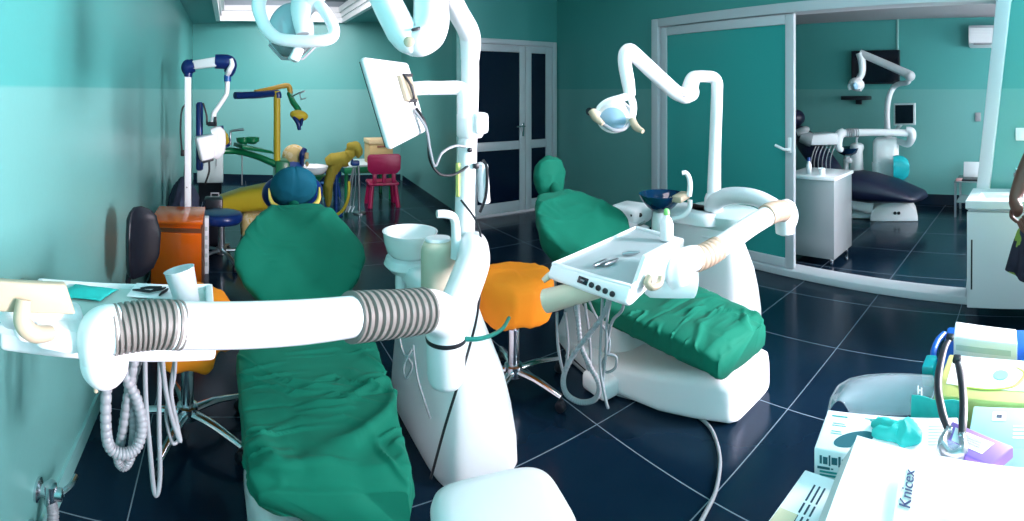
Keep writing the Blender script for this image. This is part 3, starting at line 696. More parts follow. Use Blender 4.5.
# hanging hoses
def hose(parent, pts, r, m=M_hose, coil=False, name='hose'):
    mb = MB()
    if coil:
        bellows(mb, pts, r, max(12, int(sum((Vector(b) - Vector(a)).length for a, b in zip(pts, pts[1:])) / .012)), 12, .84)
    else: mb.tube(pts, r, n=9, res=8)
    return obj(name, mb, m, parent, 60)
hose(tr, [at(115, 350, 1.10), at(107, 385, 1.09), at(106, 425, 1.08), at(110, 447, 1.08), at(124, 454, 1.08), at(137, 446, 1.09), at(142, 425, 1.10), at(137, 400, 1.11), at(126, 376, 1.12), at(124, 350, 1.13)], .0125, coil=True)
hose(tr, [at(136, 352, 1.12), at(128, 395, 1.12), at(122, 435, 1.12), at(118, 458, 1.12), at(124, 466, 1.12), at(131, 455, 1.12), at(134, 425, 1.12), at(130, 395, 1.13), at(140, 352, 1.14)], .011, coil=True)
hose(tr, [at(145, 350, 1.12), at(146, 400, 1.11), at(150, 450, 1.10), at(154, 490, 1.10), at(158, 492, 1.10), at(160, 470, 1.11), at(159, 420, 1.12), at(160, 350, 1.14)], .0055)
hose(tr, [at(162, 350, 1.13), at(165, 385, 1.13), at(171, 415, 1.13), at(178, 436, 1.13), at(180, 440, 1.13), at(176, 420, 1.14), at(171, 390, 1.14), at(177, 350, 1.15)], .0055)
hose(tr, [at(176, 350, 1.14), at(174, 380, 1.14), at(166, 412, 1.14), at(172, 442, 1.14), at(179, 440, 1.15)], .004)
# cables and small hoses of the column
hose(nu, [at(461, 200, 2.02), at(478, 225, 1.97), at(482, 260, 1.90), at(478, 310, 1.78), at(470, 345, 1.66), at(458, 385, 1.58), at(444, 430, 1.58), at(431, 478, 1.66)], .0045, M_dkcable, name='power_cable')
hose(nu, [at(464, 339, 1.42), at(478, 339, 1.48), at(492, 335, 1.60), at(503, 328, 1.75), at(509, 318, 1.9)], .0065, M_tealhose, name='water_hose')
hose(nu, [at(399, 335, 1.9), at(403, 352, 1.88), at(412, 365, 1.86), at(406, 378, 1.86), at(404, 366, 1.86), at(414, 345, 1.88)], .0045, name='suction_hose')
hose(nu, [at(413, 345, 1.86), at(417, 375, 1.84), at(424, 400, 1.82), at(430, 418, 1.83)], .004, name='suction_hose')

# far unit -------------------------------------------------------------------
D = V(1.66, -.07, 0)
fu = root('dental_unit', V(.9, 1.85, 0) + D, 'white dental unit by the sliding door with a dark blue glass spittoon', 'dental unit')
U = unit_body(D, fu)
bc = at(661, 210, 3.02)
mb = MB(); mb.lathe([(.03, -.01), (.055, 0), (.085, .025), (.11, .055), (.130, .092), (.132, .098), (.127, .096), (.10, .058), (.07, .03), (.01, .02)], bc, n=40); cb = obj('cuspidor_bowl', mb, M_bowlglass, fu, 60, label='dark blue glass bowl')
mb = MB(); mb.lathe([(.05, -.14), (.055, -.13), (.052, -.05), (.045, -.01), (.03, -.005)], bc, n=28); obj('bowl_pillar', mb, M_white, fu, 50)
mb = MB(); mb.box(at(681, 197, 2.95), (.12, .07, .04), .014, rot=(0, -6, 10)); mb.tube([at(672, 199, 2.95), at(664, 203, 2.95)], [.015, .008], n=10); cf = obj('cup_filler', mb, M_cream, fu)
mb = MB(); mb.tube([at(689, 196, 2.95), at(690, 186, 2.95), at(689, 178, 2.95), at(686, 173, 2.95), at(682, 173, 2.95)], [.017, .016, .015, .014, .013], n=14); obj('spout', mb, M_white, cf)
mb = MB(); mb.tube([at(690, 200, 2.95), at(689, 209, 2.95), at(682, 216, 2.95), at(672, 219, 2.96)], .015, n=12); obj('water_pipe', mb, M_white, cf)
mb = MB()
rings = [[p + V(2.60, 1.80, 0) for p in sring(V(0, 0, z), (1, -.1, 0), (0.0, 1, 0), a, b, 3, 40)] for z, a, b in ((.62, .14, .20), (.66, .17, .24), (.70, .17, .24), (.72, .14, .21))]
mb.loft(rings); obj('deck_plate', mb, mat('pale_teal_plastic', (.55, .72, .71, 1), .3), fu, 50)
pole = [at(713, 240, 3.1), at(713.5, 215, 3.1), at(715, 150, 3.1), at(717, 92, 3.1), at(716.5, 82, 3.1), at(713, 77.5, 3.09), at(706, 76.5, 3.08), at(698, 76.5, 3.05), at(693, 79, 3.02), at(690, 88, 3.0)]
mb = MB(); mb.tube(pole, [.050, .046, .037, .036, .037, .037, .036, .036, .044, .05], n=22); po = obj('pole', mb, M_white, fu, 50)
mb = MB(); mb.lathe([(.075, 0), (.08, .01), (.055, .03), (.05, .04)], at(713, 236, 3.1), n=28); obj('pole_flange', mb, M_white, po, 50)
mb = MB(); mb.lathe([(.052, 0), (.058, .01), (.056, .10), (.046, .13)], at(713.5, 215, 3.1), n=24); obj('pole_foot', mb, M_white, po, 50)
mb = MB(); mb.ell(at(690, 92, 2.98), (.055, .055, .058)); mb.tube([at(690, 92, 2.97), at(685, 96, 2.95), at(676, 92, 2.93)], [.05, .046, .04], n=20); el = obj('elbow', mb, M_white, fu, 50)
mb = MB(); mb.tube([at(682, 96.5, 2.93), at(674, 91, 2.92), at(652, 71, 2.84), at(634, 54, 2.78), at(629, 51, 2.76), at(625.5, 55, 2.75), at(625, 65, 2.74), at(628, 82, 2.73), at(630, 96, 2.72)], [.036, .044, .044, .042, .042, .040, .037, .036, .030], n=20); la = obj('lamp_arm', mb, M_white, fu, 50)
for k, (x, y) in enumerate(((683, 93), (684, 96.5))):
    mb = MB(); mb.lathe([(.006, 0), (.006, .004)], at(x, y, 2.885), axis=(-.8, -.6, 0), n=10); obj('screw', mb, M_grey, la)
lc = at(613, 118, 2.68)
hd = V(-.75, -.55, -.35).normalized()
hd = V(-.52, -.50, -.62).normalized()
mb = MB(); mb.lathe([(.012, -.10), (.05, -.088), (.082, -.055), (.098, -.015), (.102, .008), (.096, .012)], lc, axis=hd, n=32, sx=.85, sy=1.05); lh = obj('lamp_head', mb, M_white, fu, 50)
mb = MB(); mb.lathe([(.094, .010), (.070, .016), (.03, .022), (.008, .023)], lc, axis=hd, n=30, sx=.80, sy=1.0); obj('reflector', mb, M_paleblue, lh, 50)
mb = MB(); mb.tube([lc - hd * .10 + V(.03, .03, .02), lc - hd * .05 + V(.065, -.03, .0), lc + hd * .012 + V(.068, -.05, -.01)], [.03, .034, .026], n=16); obj('head_cover', mb, M_white, lh, 50)
mb = MB(); mb.tube([at(631, 95, 2.72), at(622, 98, 2.70), at(608, 102, 2.68), at(600, 108, 2.66), at(596, 117, 2.65)], [.022, .022, .02, .018, .014], n=14); mb.tube([at(630, 96, 2.72), at(633, 104, 2.70), at(633, 114, 2.69), at(629, 124, 2.67)], [.022, .02, .018, .014], n=14); obj('lamp_yoke', mb, M_white, lh, 50)
for pts in ([at(592, 111, 2.64), at(596, 118, 2.62), at(603, 124, 2.60)], [at(632, 120, 2.66), at(636, 127, 2.63), at(643, 131.5, 2.60)]):
    mb = MB(); mb.tube(pts, [.022, .020, .012], n=14); hh = obj('lamp_handle', mb, M_cream, lh, 50)
mb = MB(); mb.lathe([(.02, 0), (.022, .01), (.02, .025)], at(591.5, 112, 2.66), axis=(-1, -.3, .2), n=14); obj('handle_knob', mb, M_black, lh)
mb = MB(); mb.tube([at(603, 124, 2.62), at(613, 130, 2.60), at(624, 129, 2.62), at(630, 122, 2.65)], .010, n=10); obj('lamp_rim', mb, M_grey, lh)
# bent support tube and pivot
mb = MB(); mb.tube([at(713, 208, 3.06), at(716, 202, 3.04), at(726, 196.5, 2.98), at(740, 195.5, 2.90), at(756, 198, 2.84), at(770, 205, 2.80), at(779, 212, 2.78)], [.05, .052, .05, .048, .046, .048, .05], n=22); sl = obj('arm_sleeve', mb, M_white2, fu, 50)
pv = at(785, 216, 2.74)
mb = MB(); mb.ell(pv + V(.015, 0, 0), (.055, .07, .088), (0, 0, -10), nu=28, nv=16); mb.lathe([(.03, -.10), (.05, -.09), (.058, 0), (.05, .05)], pv, n=24); pvo = obj('arm_pivot', mb, M_white, fu, 50)
mb = MB(); bellows(mb, [at(784, 211, 2.70), at(779, 211, 2.66), at(771, 213, 2.60), at(766, 216, 2.56)], .056, 5, 24, .96); obj('bellows', mb, M_bellowc, pvo, 60)
mb = MB(); mb.tube([at(774, 212, 2.62), at(752, 225, 2.46), at(730, 240, 2.30), at(712, 252, 2.20)], [.050, .049, .048, .047], n=26); ca = obj('carrier_arm', mb, M_white, fu, 50)
mb = MB(); bellows(mb, [at(718, 248, 2.23), at(710, 253, 2.18), at(702, 257, 2.14), at(693, 260, 2.10)], .053, 6, 26, .93); obj('bellows', mb, M_bellowc, ca, 60)
mb = MB(); mb.tube([at(696, 258, 2.11), at(688, 260, 2.08), at(680, 266, 2.05), at(677, 276, 2.03), at(679, 286, 2.02)], [.052, .054, .056, .056, .05], n=26); nk = obj('tray_neck', mb, M_white, fu, 50)
rings = []
for x0, x1, y, r_ in ((664, 692, 272, 2.02), (656, 693, 280, 2.0), (652, 692.5, 288, 1.985), (650, 691, 294, 1.98), (656, 688, 298, 1.98)):
    a, b = at(x0, y, r_), at(x1, y, r_); rings.append(sring((a + b) / 2, (b - a).normalized(), (-.6, .8, 0), (b - a).length / 2, .05, 2.6, 32))
mb = MB(); mb.loft(rings); obj('neck_cover', mb, M_white, nk, 60)
# tray
TZ = .755
tq2 = [V(1.215, 1.66, TZ), V(1.285, 1.275, TZ), V(1.86, 1.50, TZ), V(1.88, 1.83, TZ)]
mb = MB(); traymesh(tq2, .062, .022, mb); tr2 = obj('instrument_tray', mb, M_white, fu, 45)
c4 = sum(tq2, Vector()) / 4
mb = MB(); mb.plate([p + (c4 - p) * .07 - V(0, 0, .011) for p in tq2], .004, nrm=(0, 0, 1)); obj('tray_mat', mb, mat('pale_grey_tray_mat', (.42, .51, .53, 1), .3), tr2)
fa, fb = tq2[0], tq2[1]; fd = (fb - fa).normalized(); fn = V(fd.y, -fd.x, 0); fn = fn if fn.x < 0 else -fn
# sloping control front
mb = MB(); mb.plate([fa + fn * .0 + V(0, 0, -.002), fb + V(0, 0, -.002), fb + fn * .035 - V(0, 0, .055), fa + fn * .03 - V(0, 0, .05)], .04, .012, nrm=fn + V(0, 0, .6)); cp = obj('control_front', mb, M_white, tr2, 45)
sl_ = (fn * .033 - V(0, 0, .053)).normalized(); up_ = -sl_; nn_ = fd.cross(up_); nn_ = nn_ if nn_.x < 0 else -nn_
def onfront(t, v): return fa + fd * (t * (fb - fa).length) + sl_ * v + nn_ * .004
mb = MB(); mb.plate([onfront(.40, .016), onfront(.52, .018), onfront(.52, .043), onfront(.40, .041)], .005, .001, nrm=nn_); obj('display', mb, M_screen, cp)
mb = MB(); mb.plate([onfront(.435, .026) + nn_ * .002, onfront(.485, .027) + nn_ * .002, onfront(.485, .033) + nn_ * .002, onfront(.435, .032) + nn_ * .002], .001, nrm=nn_); obj('display_digits', mb, M_hose, cp)
for i in range(4):
    mb = MB(); mb.lathe([(.010, 0), (.010, .008), (.006, .012)], onfront(.585 + .085 * i, .036 + .003 * i), axis=nn_, n=14); obj('button', mb, M_black, cp)
mb = MB(); mb.plate([at(634, 290, 1.84), at(677, 277, 2.05), at(680, 238, 2.10), at(646, 256, 1.88)], .02, .005, nrm=(-.6, -.8, 0)); hp = obj('handle_panel', mb, M_white, tr2, 45)
mb = MB(); mb.tube([at(650, 276, 1.885), at(647, 283, 1.87), at(652, 287, 1.87), at(659, 284, 1.90), at(661, 277, 1.92)], .014, n=12); obj('bracket', mb, M_cream, hp)
ra = at(546, 301, 2.02); rb = at(601, 286, 1.95)
mb = MB(); mb.tube([ra, rb], [.046, .040], n=26); rl = obj('hose_roller', mb, M_cream2, tr2, 45)
mb = MB(); mb.tube([at(556, 272, 2.08), at(549, 276, 2.06), at(543, 281, 2.05)], [.016, .014, .010], n=12); obj('tray_handle', mb, M_cream2, tr2)
hz = [([at(555, 277, 2.09), at(556, 292, 2.06), at(558, 302, 2.04)], .006, False),
      ([at(557, 312, 2.02), at(558, 345, 2.02), at(564, 372, 2.02), at(568, 345, 2.02), at(565, 312, 2.01)], .006, False),
      ([at(574, 306, 1.99), at(580, 335, 1.99), at(589, 370, 1.99), at(590, 345, 1.99), at(585, 303, 1.98)], .006, False),
      ([at(611, 288, 1.87), at(605, 312, 1.88), at(590, 333, 1.90), at(575, 352, 1.92), at(564, 375, 1.93), at(566, 393, 1.93), at(580, 402, 1.93), at(595, 399, 1.92), at(599, 385, 1.91), at(590, 366, 1.92), at(581, 345, 1.93), at(578, 318, 1.95), at(577, 304, 1.96)], .0105, True),
      ([at(603, 288, 1.88), at(601, 330, 1.88), at(600, 365, 1.88), at(603, 388, 1.87), at(608, 408, 1.86), at(603, 385, 1.88), at(606, 352, 1.88), at(607, 320, 1.87), at(613, 290, 1.86)], .0055, False),
      ([at(588, 298, 1.95), at(596, 316, 1.92), at(608, 335, 1.90), at(609, 350, 1.89), at(603, 362, 1.89), at(606, 372, 1.89), at(615, 368, 1.88), at(616, 357, 1.88), at(608, 354, 1.88)], .005, False),
      ([at(625, 294, 1.83), at(622, 310, 1.84), at(613, 320, 1.86), at(609, 333, 1.88), at(605, 352, 1.90)], .0055, False)]
for pts, r_, co_ in hz: hose(tr2, pts, r_, coil=co_)
# assistant holder behind the backrest
ac = at(631, 213, 3.35)
mb = MB(); mb.box(ac + V(0, 0, .0), (.21, .22, .12), .035, rot=(0, 0, 12), seg=3); mb.box(ac + V(-.01, 0, -.36), (.12, .12, .62), .03, rot=(0, 0, 12)); ah = obj('assistant_unit', mb, M_white, fu, 45)
fdir = V(-.64, -.75, 0)
mb = MB(); mb.lathe([(.014, 0), (.014, .004), (.006, .005)], at(640, 215, 3.235), axis=(-.7, -.7, .1), n=16); mb.box(at(632, 215, 3.235), (.025, .02, .012)); obj('socket', mb, M_black, ah)
mb = MB(); mb.box(at(634, 227, 3.2), (.18, .13, .035), .012, rot=(10, 8, 12)); mb.box(at(627, 236, 3.15), (.10, .10, .03), .01, rot=(10, 8, 20)); obj('instrument_rest', mb, M_white2, ah)
for x0, y0, x1, y1 in ((618, 222, 618, 242), (621, 220, 622, 240), (626, 232, 645, 222), (629, 238, 648, 231)):
    mb = MB(); mb.tube([at(x0, y0, 3.12), at(x1, y1, 3.08)], .009, n=10); obj('handpiece', mb, M_steel, ah)
# ------------------------------------------------------------------ stools
def stool(name, c, sz, label, skin=True, rad=.19, drape=.19, seedv=1, rz=0.3, fill=M_orange, backrest=None, metal=M_chrome):
    """five-star castor base, gas lift, round seat"""
    r = root(name, (c[0], c[1], 0), label, 'stool')
    C0 = Vector((c[0], c[1], 0))
    if drape:
        rings = []
        prof = [(.02, 1.0), (.3, 1.0), (.6, .995), (.82, .97), (.95, .90), (1.02, .80), (1.05, .6), (1.03, .4), (.98, .2), (.92, .06), (.85, 0.0), (.5, .02), (.02, .05)]
        for k, (rr, zz) in enumerate(prof):
            ring = []
            for j in range(72):
                a = 2 * math.pi * j / 72
                wv = 1 + (.05 * noise.noise(Vector((math.cos(a) * 2.2, math.sin(a) * 2.2, seedv))) + .03 * math.sin(7 * a + seedv)) * (1 - zz)
                dz = .05 * noise.noise(Vector((math.cos(a) * 1.6 + 5, math.sin(a) * 1.6, seedv))) * (1 - zz)
                ring.append(C0 + V(rad * rr * wv * math.cos(a), rad * rr * wv * math.sin(a), sz - drape + drape * zz + dz))
            rings.append(ring)
        mb = MB(); mb.loft(rings)
        obj('seat', mb, fill, r, 75, wr=folds(.010, 8, seedv, (0, 0, 1)), label='orange cloth cover' if fill is M_orange else None)
    else:
        mb = MB(); mb.lathe([(rad * .6, -.085), (rad * .92, -.08), (rad, -.055), (rad, -.03), (rad * .96, -.008), (rad * .8, .0), (rad * .3, .002)], C0 + V(0, 0, sz), n=40); obj('seat', mb, fill, r, 60)
    mb = MB(); mb.lathe([(.028, .10), (.028, .30), (.018, .30), (.018, sz - .08), (.06, sz - .075), (.06, sz - .05)], C0, n=20); obj('gas_lift', mb, metal, r, 40)
    hub = MB(); hub.lathe([(.03, .065), (.045, .075), (.045, .125), (.035, .13)], C0, n=20); obj('hub', hub, metal, r)
    for k in range(5):
        a = rz + 2 * math.pi * k / 5; d = V(math.cos(a), math.sin(a), 0)
        mb = MB(); mb.tube([C0 + d * .03 + V(0, 0, .10), C0 + d * .14 + V(0, 0, .097), C0 + d * .28 + V(0, 0, .068)], [.022, .019, .013], n=12, flat=.7); lg = obj('leg', mb, metal, r)
        p = C0 + d * .275; s = V(-d.y, d.x, 0)
        mb = MB(); mb.lathe([(.012, -.016), (.024, -.012), (.024, .012), (.012, .016)], p + V(0, 0, .0245), axis=s, n=16); mb.box(p + V(0, 0, .046), (.026, .026, .016), .005); obj('castor', mb, M_black, lg)
    if backrest:
        b, nrm, w, h = backrest
        b = Vector(b); n = Vector(nrm).normalized(); sd = n.cross(V(0, 0, 1)).normalized()
        rings = []
        for i in range(21):
            t = i / 20; ww = w * lerp([(0, .35), (.1, .75), (.3, .95), (.6, 1), (.85, .85), (.95, .6), (1, .25)], t); th = .028 * lerp([(0, .4), (.15, 1), (.85, 1), (1, .35)], t)
            rings.append([q - n * (.05 * ((q - b).dot(sd) / w) ** 2) * -1 for q in sring(b + V(0, 0, -h + 2 * h * t), sd, n, ww, th, 2.6, 32)])
        mb = MB(); mb.loft(rings); obj('backrest', mb, M_black, r, 60)
        mb = MB(); mb.tube([C0 + V(0, 0, sz - .09) + (b - C0) * .2 * V(1, 1, 0).length * 0, V((C0.x + b.x) / 2, (C0.y + b.y) / 2, sz - .10), V(b.x, b.y, sz - .09) - n * .05, b - n * .04 + V(0, 0, -.1), b - n * .02], .013, n=12); obj('backrest_bar', mb, M_black, r)
    return r
stool('stool', (-.175, 2.14), .585, 'orange-covered stool with black backrest behind the instrument tray by the left wall', rad=.185, drape=.23, seedv=3, rz=.628, backrest=((-.43, 2.36, .735), (.75, -.55, 0), .105, .165))
stool('stool', (1.305, 2.09), .572, 'orange-covered stool standing between the two white dental units', rad=.19, drape=.20, seedv=9, rz=0)
stool('stool', (-.065, 4.30), .42, 'low glossy navy round stool beside the orange cabinet', rad=.182, drape=0, fill=M_navy, rz=.1, metal=M_steel)

# ------------------------------------------------------------------ orange cabinet
r = root('cabinet', (-.36, 3.70, 0), 'glossy orange laminate drawer cabinet against the left wall', 'cabinet')
X0, X1, Y0, Y1 = -.535, -.185, 3.46, 3.90
mb = MB(); mb.span((X0, Y0 + .012, .04), (X1, Y1, .50)); obj('body', mb, M_brown, r)  # brown body colour stands in for the recess shade under the top
mb = MB(); mb.span((X0 - .005, Y0 - .01, .535), (X1 + .005, Y1 + .005, .555), .004); mb.span((X0 + .01, Y0 + .03, .50), (X1 - .01, Y1 - .01, .536)); obj('top', mb, M_orangegloss, r)
for z0, z1 in ((.05, .475),):
    mb = MB(); mb.span((X0 + .002, Y0 - .006, z0), (X1 - .002, Y0 + .012, z1), .003); d = obj('drawer', mb, M_orangegloss, r)
    mb = MB(); zz = .12; xm = (X0 + X1) / 2; mb.tube([(xm - .05, Y0 - .004, zz), (xm - .05, Y0 - .028, zz), (xm + .05, Y0 - .028, zz), (xm + .05, Y0 - .004, zz)], .005, n=8, straight=True); obj('handle', mb, M_steel, d)
mb = MB(); mb.span((X0 + .02, Y0 + .03, 0), (X1 - .02, Y1 - .02, .045)); obj('plinth', mb, M_black, r)

# ------------------------------------------------------------------ x-ray machine
r = root('x_ray_machine', V(at(188, 90, 4.15).x, at(188, 90, 4.15).y, 0), 'mobile dental X-ray machine with white post and navy joints by the left wall', 'x-ray machine')
R4 = 4.15
pp = at(188, 90, R4)
mb = MB(); mb.span((pp.x - .026, pp.y - .026, .08), (pp.x + .026, pp.y + .026, at(188, 76, R4).z), .006); obj('post', mb, M_white, r)
mb = MB(); mb.tube([at(188, 77, R4), at(188.5, 73, R4)], [.034, .034], n=16); mb.tube([at(188, 73, R4), at(191, 70, R4)], [.026, .03], n=14); obj('post_collar', mb, M_navy, r)
mb = MB(); mb.ell(at(187.5, 67.5, R4), (.052, .05, .066)); mb.tube([at(188, 67, R4), at(194, 65.5, R4)], [.055, .055], n=20); obj('shoulder_joint', mb, M_navy, r, 50)
mb = MB(); mb.plate([at(192, 60.5, R4 - .05), at(217, 56.5, R4 - .05), at(217, 66.5, R4 - .05), at(192, 69.5, R4 - .05)], .09, .012, nrm=(0, -1, 0)); obj('arm', mb, mat('pale_grey_enamel', (.50, .60, .60, 1), .35), r)
mb = MB(); mb.tube([at(215, 61.5, R4), at(226, 62, R4), at(230, 64, R4), at(230, 70, R4), at(227.5, 74, R4)], [.058, .062, .058, .046, .04], n=20); obj('elbow_joint', mb, M_navy, r, 50)
mb = MB(); mb.tube([at(231, 59, R4 - .05), at(232, 65, R4 - .055), at(229.5, 70, R4 - .05), at(227.5, 75, R4)], [.016, .022, .024, .026], n=14); obj('elbow_cap', mb, M_white, r)
mb = MB(); mb.tube([at(227.5, 75, R4), at(227.5, 81.5, R4)], [.030, .030], n=18); obj('collar', mb, mat('mid_blue_plastic', (.01, .09, .30, 1), .35), r)
mb = MB(); mb.tube([at(227.5, 80, R4), at(227, 92, R4), at(225, 97, R4), at(217, 109, R4), at(214, 114, R4), at(213, 126, R4)], [.020, .019, .019, .019, .021, .024], n=16); obj('drop_tube', mb, M_white, r)
mb = MB(); mb.box(at(212.5, 124, R4), (.075, .07, .035), .008); mb.box(at(215.5, 121, R4 - .03), (.02, .03, .07), .005); obj('yoke', mb, M_black, r)
rings = []
hcx = at(207, 148, R4)
mb = MB(); mb.plate([at(196, 138, R4 - .10), at(216, 134, R4 - .08), at(215, 158, R4 - .08), at(202, 163, R4 - .10)], .20, .02, nrm=(0, -1, 0)); mb.tube([at(212, 134, R4), at(219, 133, R4), at(219, 150, R4), at(214, 157, R4)], [.045, .05, .05, .03], n=18); th = obj('tube_head', mb, M_white, r, 45)
mb = MB(); mb.plate([at(203, 161, R4 - .105), at(214, 159, R4 - .085), at(213.5, 161, R4 - .085), at(203, 163.5, R4 - .105)], .08, .003, nrm=(0, -1, 0)); obj('vent', mb, M_black, th)
mb = MB(); mb.lathe([(.018, 0), (.030, .01), (.030, .55), (.018, .57)], at(199.5, 170.5, R4 + .10), n=18); obj('cable_sleeve', mb, M_navy, r)
for pts in ([at(187, 103, R4), at(182, 110, R4 - .02), at(180.5, 130, R4 - .02), at(182, 152, R4 - .02)], [at(203, 103, R4 + .02), at(206.5, 115, R4), at(207, 125, R4)], [at(186, 160, R4 - .01), at(184.5, 175, R4), at(187, 188, R4 - .02)], [at(209, 162, R4 - .05), at(209, 172, R4 - .04), at(205, 184, R4 - .02)]):
    mb = MB(); mb.tube(pts, .008, n=8); obj('cable', mb, M_dkcable, r)
mb = MB(); mb.box(at(182.5, 153, R4 - .02), (.03, .03, .05), .006); obj('plug', mb, M_dkcable, r)
mb = MB(); mb.box(V(pp.x - .09, pp.y, .06), (.25, .09, .05), .015); mb.box(V(pp.x, pp.y + .10, .06), (.09, .40, .05), .015); obj('stand_base', mb, M_white2, r)
for dx, dy in ((-.18, 0), (.0, -.02), (0, .28), (-.09, 0)):
    mb = MB(); mb.lathe([(.01, -.012), (.03, -.01), (.03, .01), (.01, .012)], V(pp.x + dx, pp.y + dy, .0305), axis=(0, 1, 0), n=16); obj('castor', mb, M_black, r)

# ------------------------------------------------------------------ things by the back wall
def wall_y(x): return 8.32 - .1714 * (x + .7)
RB = 5.3
# white cupboard standing behind the X-ray machine
p0, p1 = at(197, 140, 6.6), at(223, 140, 6.6)
r = root('cupboard', (p0.x + .15, 6.75, 0), 'low pale cupboard against the back left corner behind the X-ray machine', 'cupboard')
zt = at(210, 141, 6.6).z
mb = MB(); mb.span((p0.x + .02, 6.60, 0), (p1.x - .02, 6.98, .255)); obj('plinth', mb, M_black, r)
mb = MB(); mb.span((p0.x, 6.58, .25), (p1.x, 7.0, zt), .008); obj('body', mb, mat('pale_laminate', (.62, .74, .74, 1), .4), r)
for a, b in ((p0.x + .006, (p0.x + p1.x) / 2 - .003), ((p0.x + p1.x) / 2 + .003, p1.x - .006)):
    mb = MB(); mb.span((a, 6.565, .26), (b, 6.582, zt - .012), .003); d = obj('door', mb, MATS['pale_laminate'], r)
    mb = MB(); mb.tube([((a + b) / 2, 6.567, zt * .6), ((a + b) / 2, 6.545, zt * .6), ((a + b) / 2, 6.545, zt * .6 + .1), ((a + b) / 2, 6.567, zt * .6 + .1)], .006, n=8, straight=True); obj('handle', mb, M_steel, d)
# heap of dark cloth on the floor in the corner
c = at(184, 206, 4.75); c.z = 0
rings = []
for i in range(25):
    t = i / 24; rr = lerp([(0, .17), (.2, .185), (.6, .16), (.85, .11), (1, .03)], t)
    rings.append([c + V(rr * 0.8 * math.cos(a) * (1 + .12 * noise.noise(V(math.cos(a) * 2, math.sin(a) * 2, t * 3))), rr * 1.1 * math.sin(a), .62 * t) for a in [2 * math.pi * j / 48 for j in range(48)]])
mb = MB(); mb.loft(rings); obj('laundry_bag', mb, M_grout_bag, None, 75, label='dark purple cloth bag slumped in the corner behind the X-ray post', cat='bag', wr=folds(.03, 6, 5, (0, 0, 1)))
# dark case and white box behind the cabinet
a = at(214, 212, 4.62)
r = root('case', (a.x + .02, a.y, 0), 'tall black case standing behind the navy stool', 'case')
mb = MB(); mb.span((a.x - .09, a.y, 0.02), (a.x + .08, a.y + .15, at(215, 196, 4.75).z), .02); obj('body', mb, M_black, r)
mb = MB(); zt = at(215, 196, 4.75).z; mb.tube([(a.x - .03, a.y + .11, zt - .005), (a.x - .03, a.y + .11, zt + .03), (a.x + .04, a.y + .11, zt + .03), (a.x + .04, a.y + .11, zt - .005)], .008, n=8, straight=True); obj('handle', mb, M_grey, r)
for dx in (-.06, .07):
    for dy in (.04, .18):
        mb = MB(); mb.lathe([(.015, 0), (.015, .022)], V(a.x + dx, a.y + dy, 0), n=12); obj('foot', mb, M_grey, r)
a = at(206, 232, 4.02)
r = root('carton', (a.x, a.y + .05, 0), 'slim white printed carton upright beside the orange cabinet', 'carton')
zt = at(207, 218, 4.02).z
mb = MB(); mb.span((a.x - .045, a.y, 0), (a.x + .02, a.y + .08, zt), .003); obj('carton_body', mb, M_paper, r)
for k in range(5):
    mb = MB(); mb.span((a.x - .03, a.y - .0012, zt - .10 - .07 * k), (a.x + .012, a.y, zt - .07 - .07 * k)); obj('print', mb, M_paperg, r)

# ------------------------------------------------------------------ children's dental unit
ku = root('dental_unit', (at(279, 90, 5.5).x, at(279, 90, 5.5).y, 0), "children's dental unit in green, yellow and blue near the back wall", 'dental unit')
K = 5.5
mb = MB(); mb.tube([at(277, 166, K), at(277, 91, K)], .037, n=18, straight=True); obj('pole', mb, M_yellow, ku)
mb = MB(); mb.tube([at(235, 95.5, K - .35), at(256, 95, K - .2), at(273, 93.5, K), at(277.5, 93.5, K), at(278, 98, K)], [.036, .037, .037, .040, .040], n=16); obj('lamp_arm', mb, M_navy, ku)
mb = MB(); mb.tube([at(255, 92, K - .1), at(272, 88.5, K + .05), at(283, 86, K + .1), at(288, 86, K + .12), at(290, 90, K + .12), at(290, 95, K + .12)], [.022, .026, .028, .030, .030, .028], n=14); obj('spring_arm', mb, mat('ochre_plastic', (.42, .26, .03, 1), .4), ku)
mb = MB(); mb.tube([at(289, 93, K + .12), at(293, 102, K + .05), at(298, 109, K), at(300, 112, K)], [.026, .034, .032, .022], n=14); obj('lamp_link', mb, M_kidgreen, ku)
mb = MB(); mb.ell(at(299, 115.5, K - .05), (.10, .08, .058), (0, 10, 0)); lh = obj('lamp_head', mb, M_yellow, ku, 50)
mb = MB(); mb.tube([at(294, 117, K - .1), at(298, 123, K - .12), at(299.5, 130, K - .12)], [.022, .026, .018], n=12); mb.tube([at(302, 118, K - .1), at(301, 126, K - .1)], [.02, .014], n=10); obj('lamp_handle', mb, M_navy, lh)
mb = MB(); mb.tube([at(291, 97, K + .05), at(299, 93, K), at(305, 91, K)], .008, n=8); mb.tube([at(300, 93, K), at(301, 99, K), at(306, 98, K)], .006, n=8); obj('lamp_bracket', mb, M_steel, ku)
mb = MB(); mb.tube([at(222, 151, K - .35), at(235, 151, K - .3), at(256, 156, K - .1), at(277, 165, K), at(282, 168, K)], [.05, .047, .05, .055, .05], n=16, flat=.7); ga = obj('carrier_arm', mb, M_kidgreen, ku)
mb = MB(); mb.tube([at(220, 126, K - .4), at(221.5, 140, K - .4), at(226, 148, K - .4)], [.035, .045, .05], n=14); mb.tube([at(220, 129, K - .42), at(223, 138, K - .46), at(226, 142, K - .5)], [.02, .05, .055], n=14); obj('arm_end', mb, M_navy, ga)
mb = MB(); mb.tube([at(221, 128, K - .44), at(223.5, 136, K - .48), at(225.5, 142, K - .54)], [.010, .046, .040], n=16); obj('arm_cap', mb, M_yellow, ga)
mb = MB(); c0 = at(252, 142.5, K - .1)
mb.plate([at(233, 142, K - .3), at(262, 148, K - .2), at(265, 151, K - .15), at(233, 146, K - .3)], .30, .012); tr = obj('instrument_tray', mb, M_kidgreen, ku)
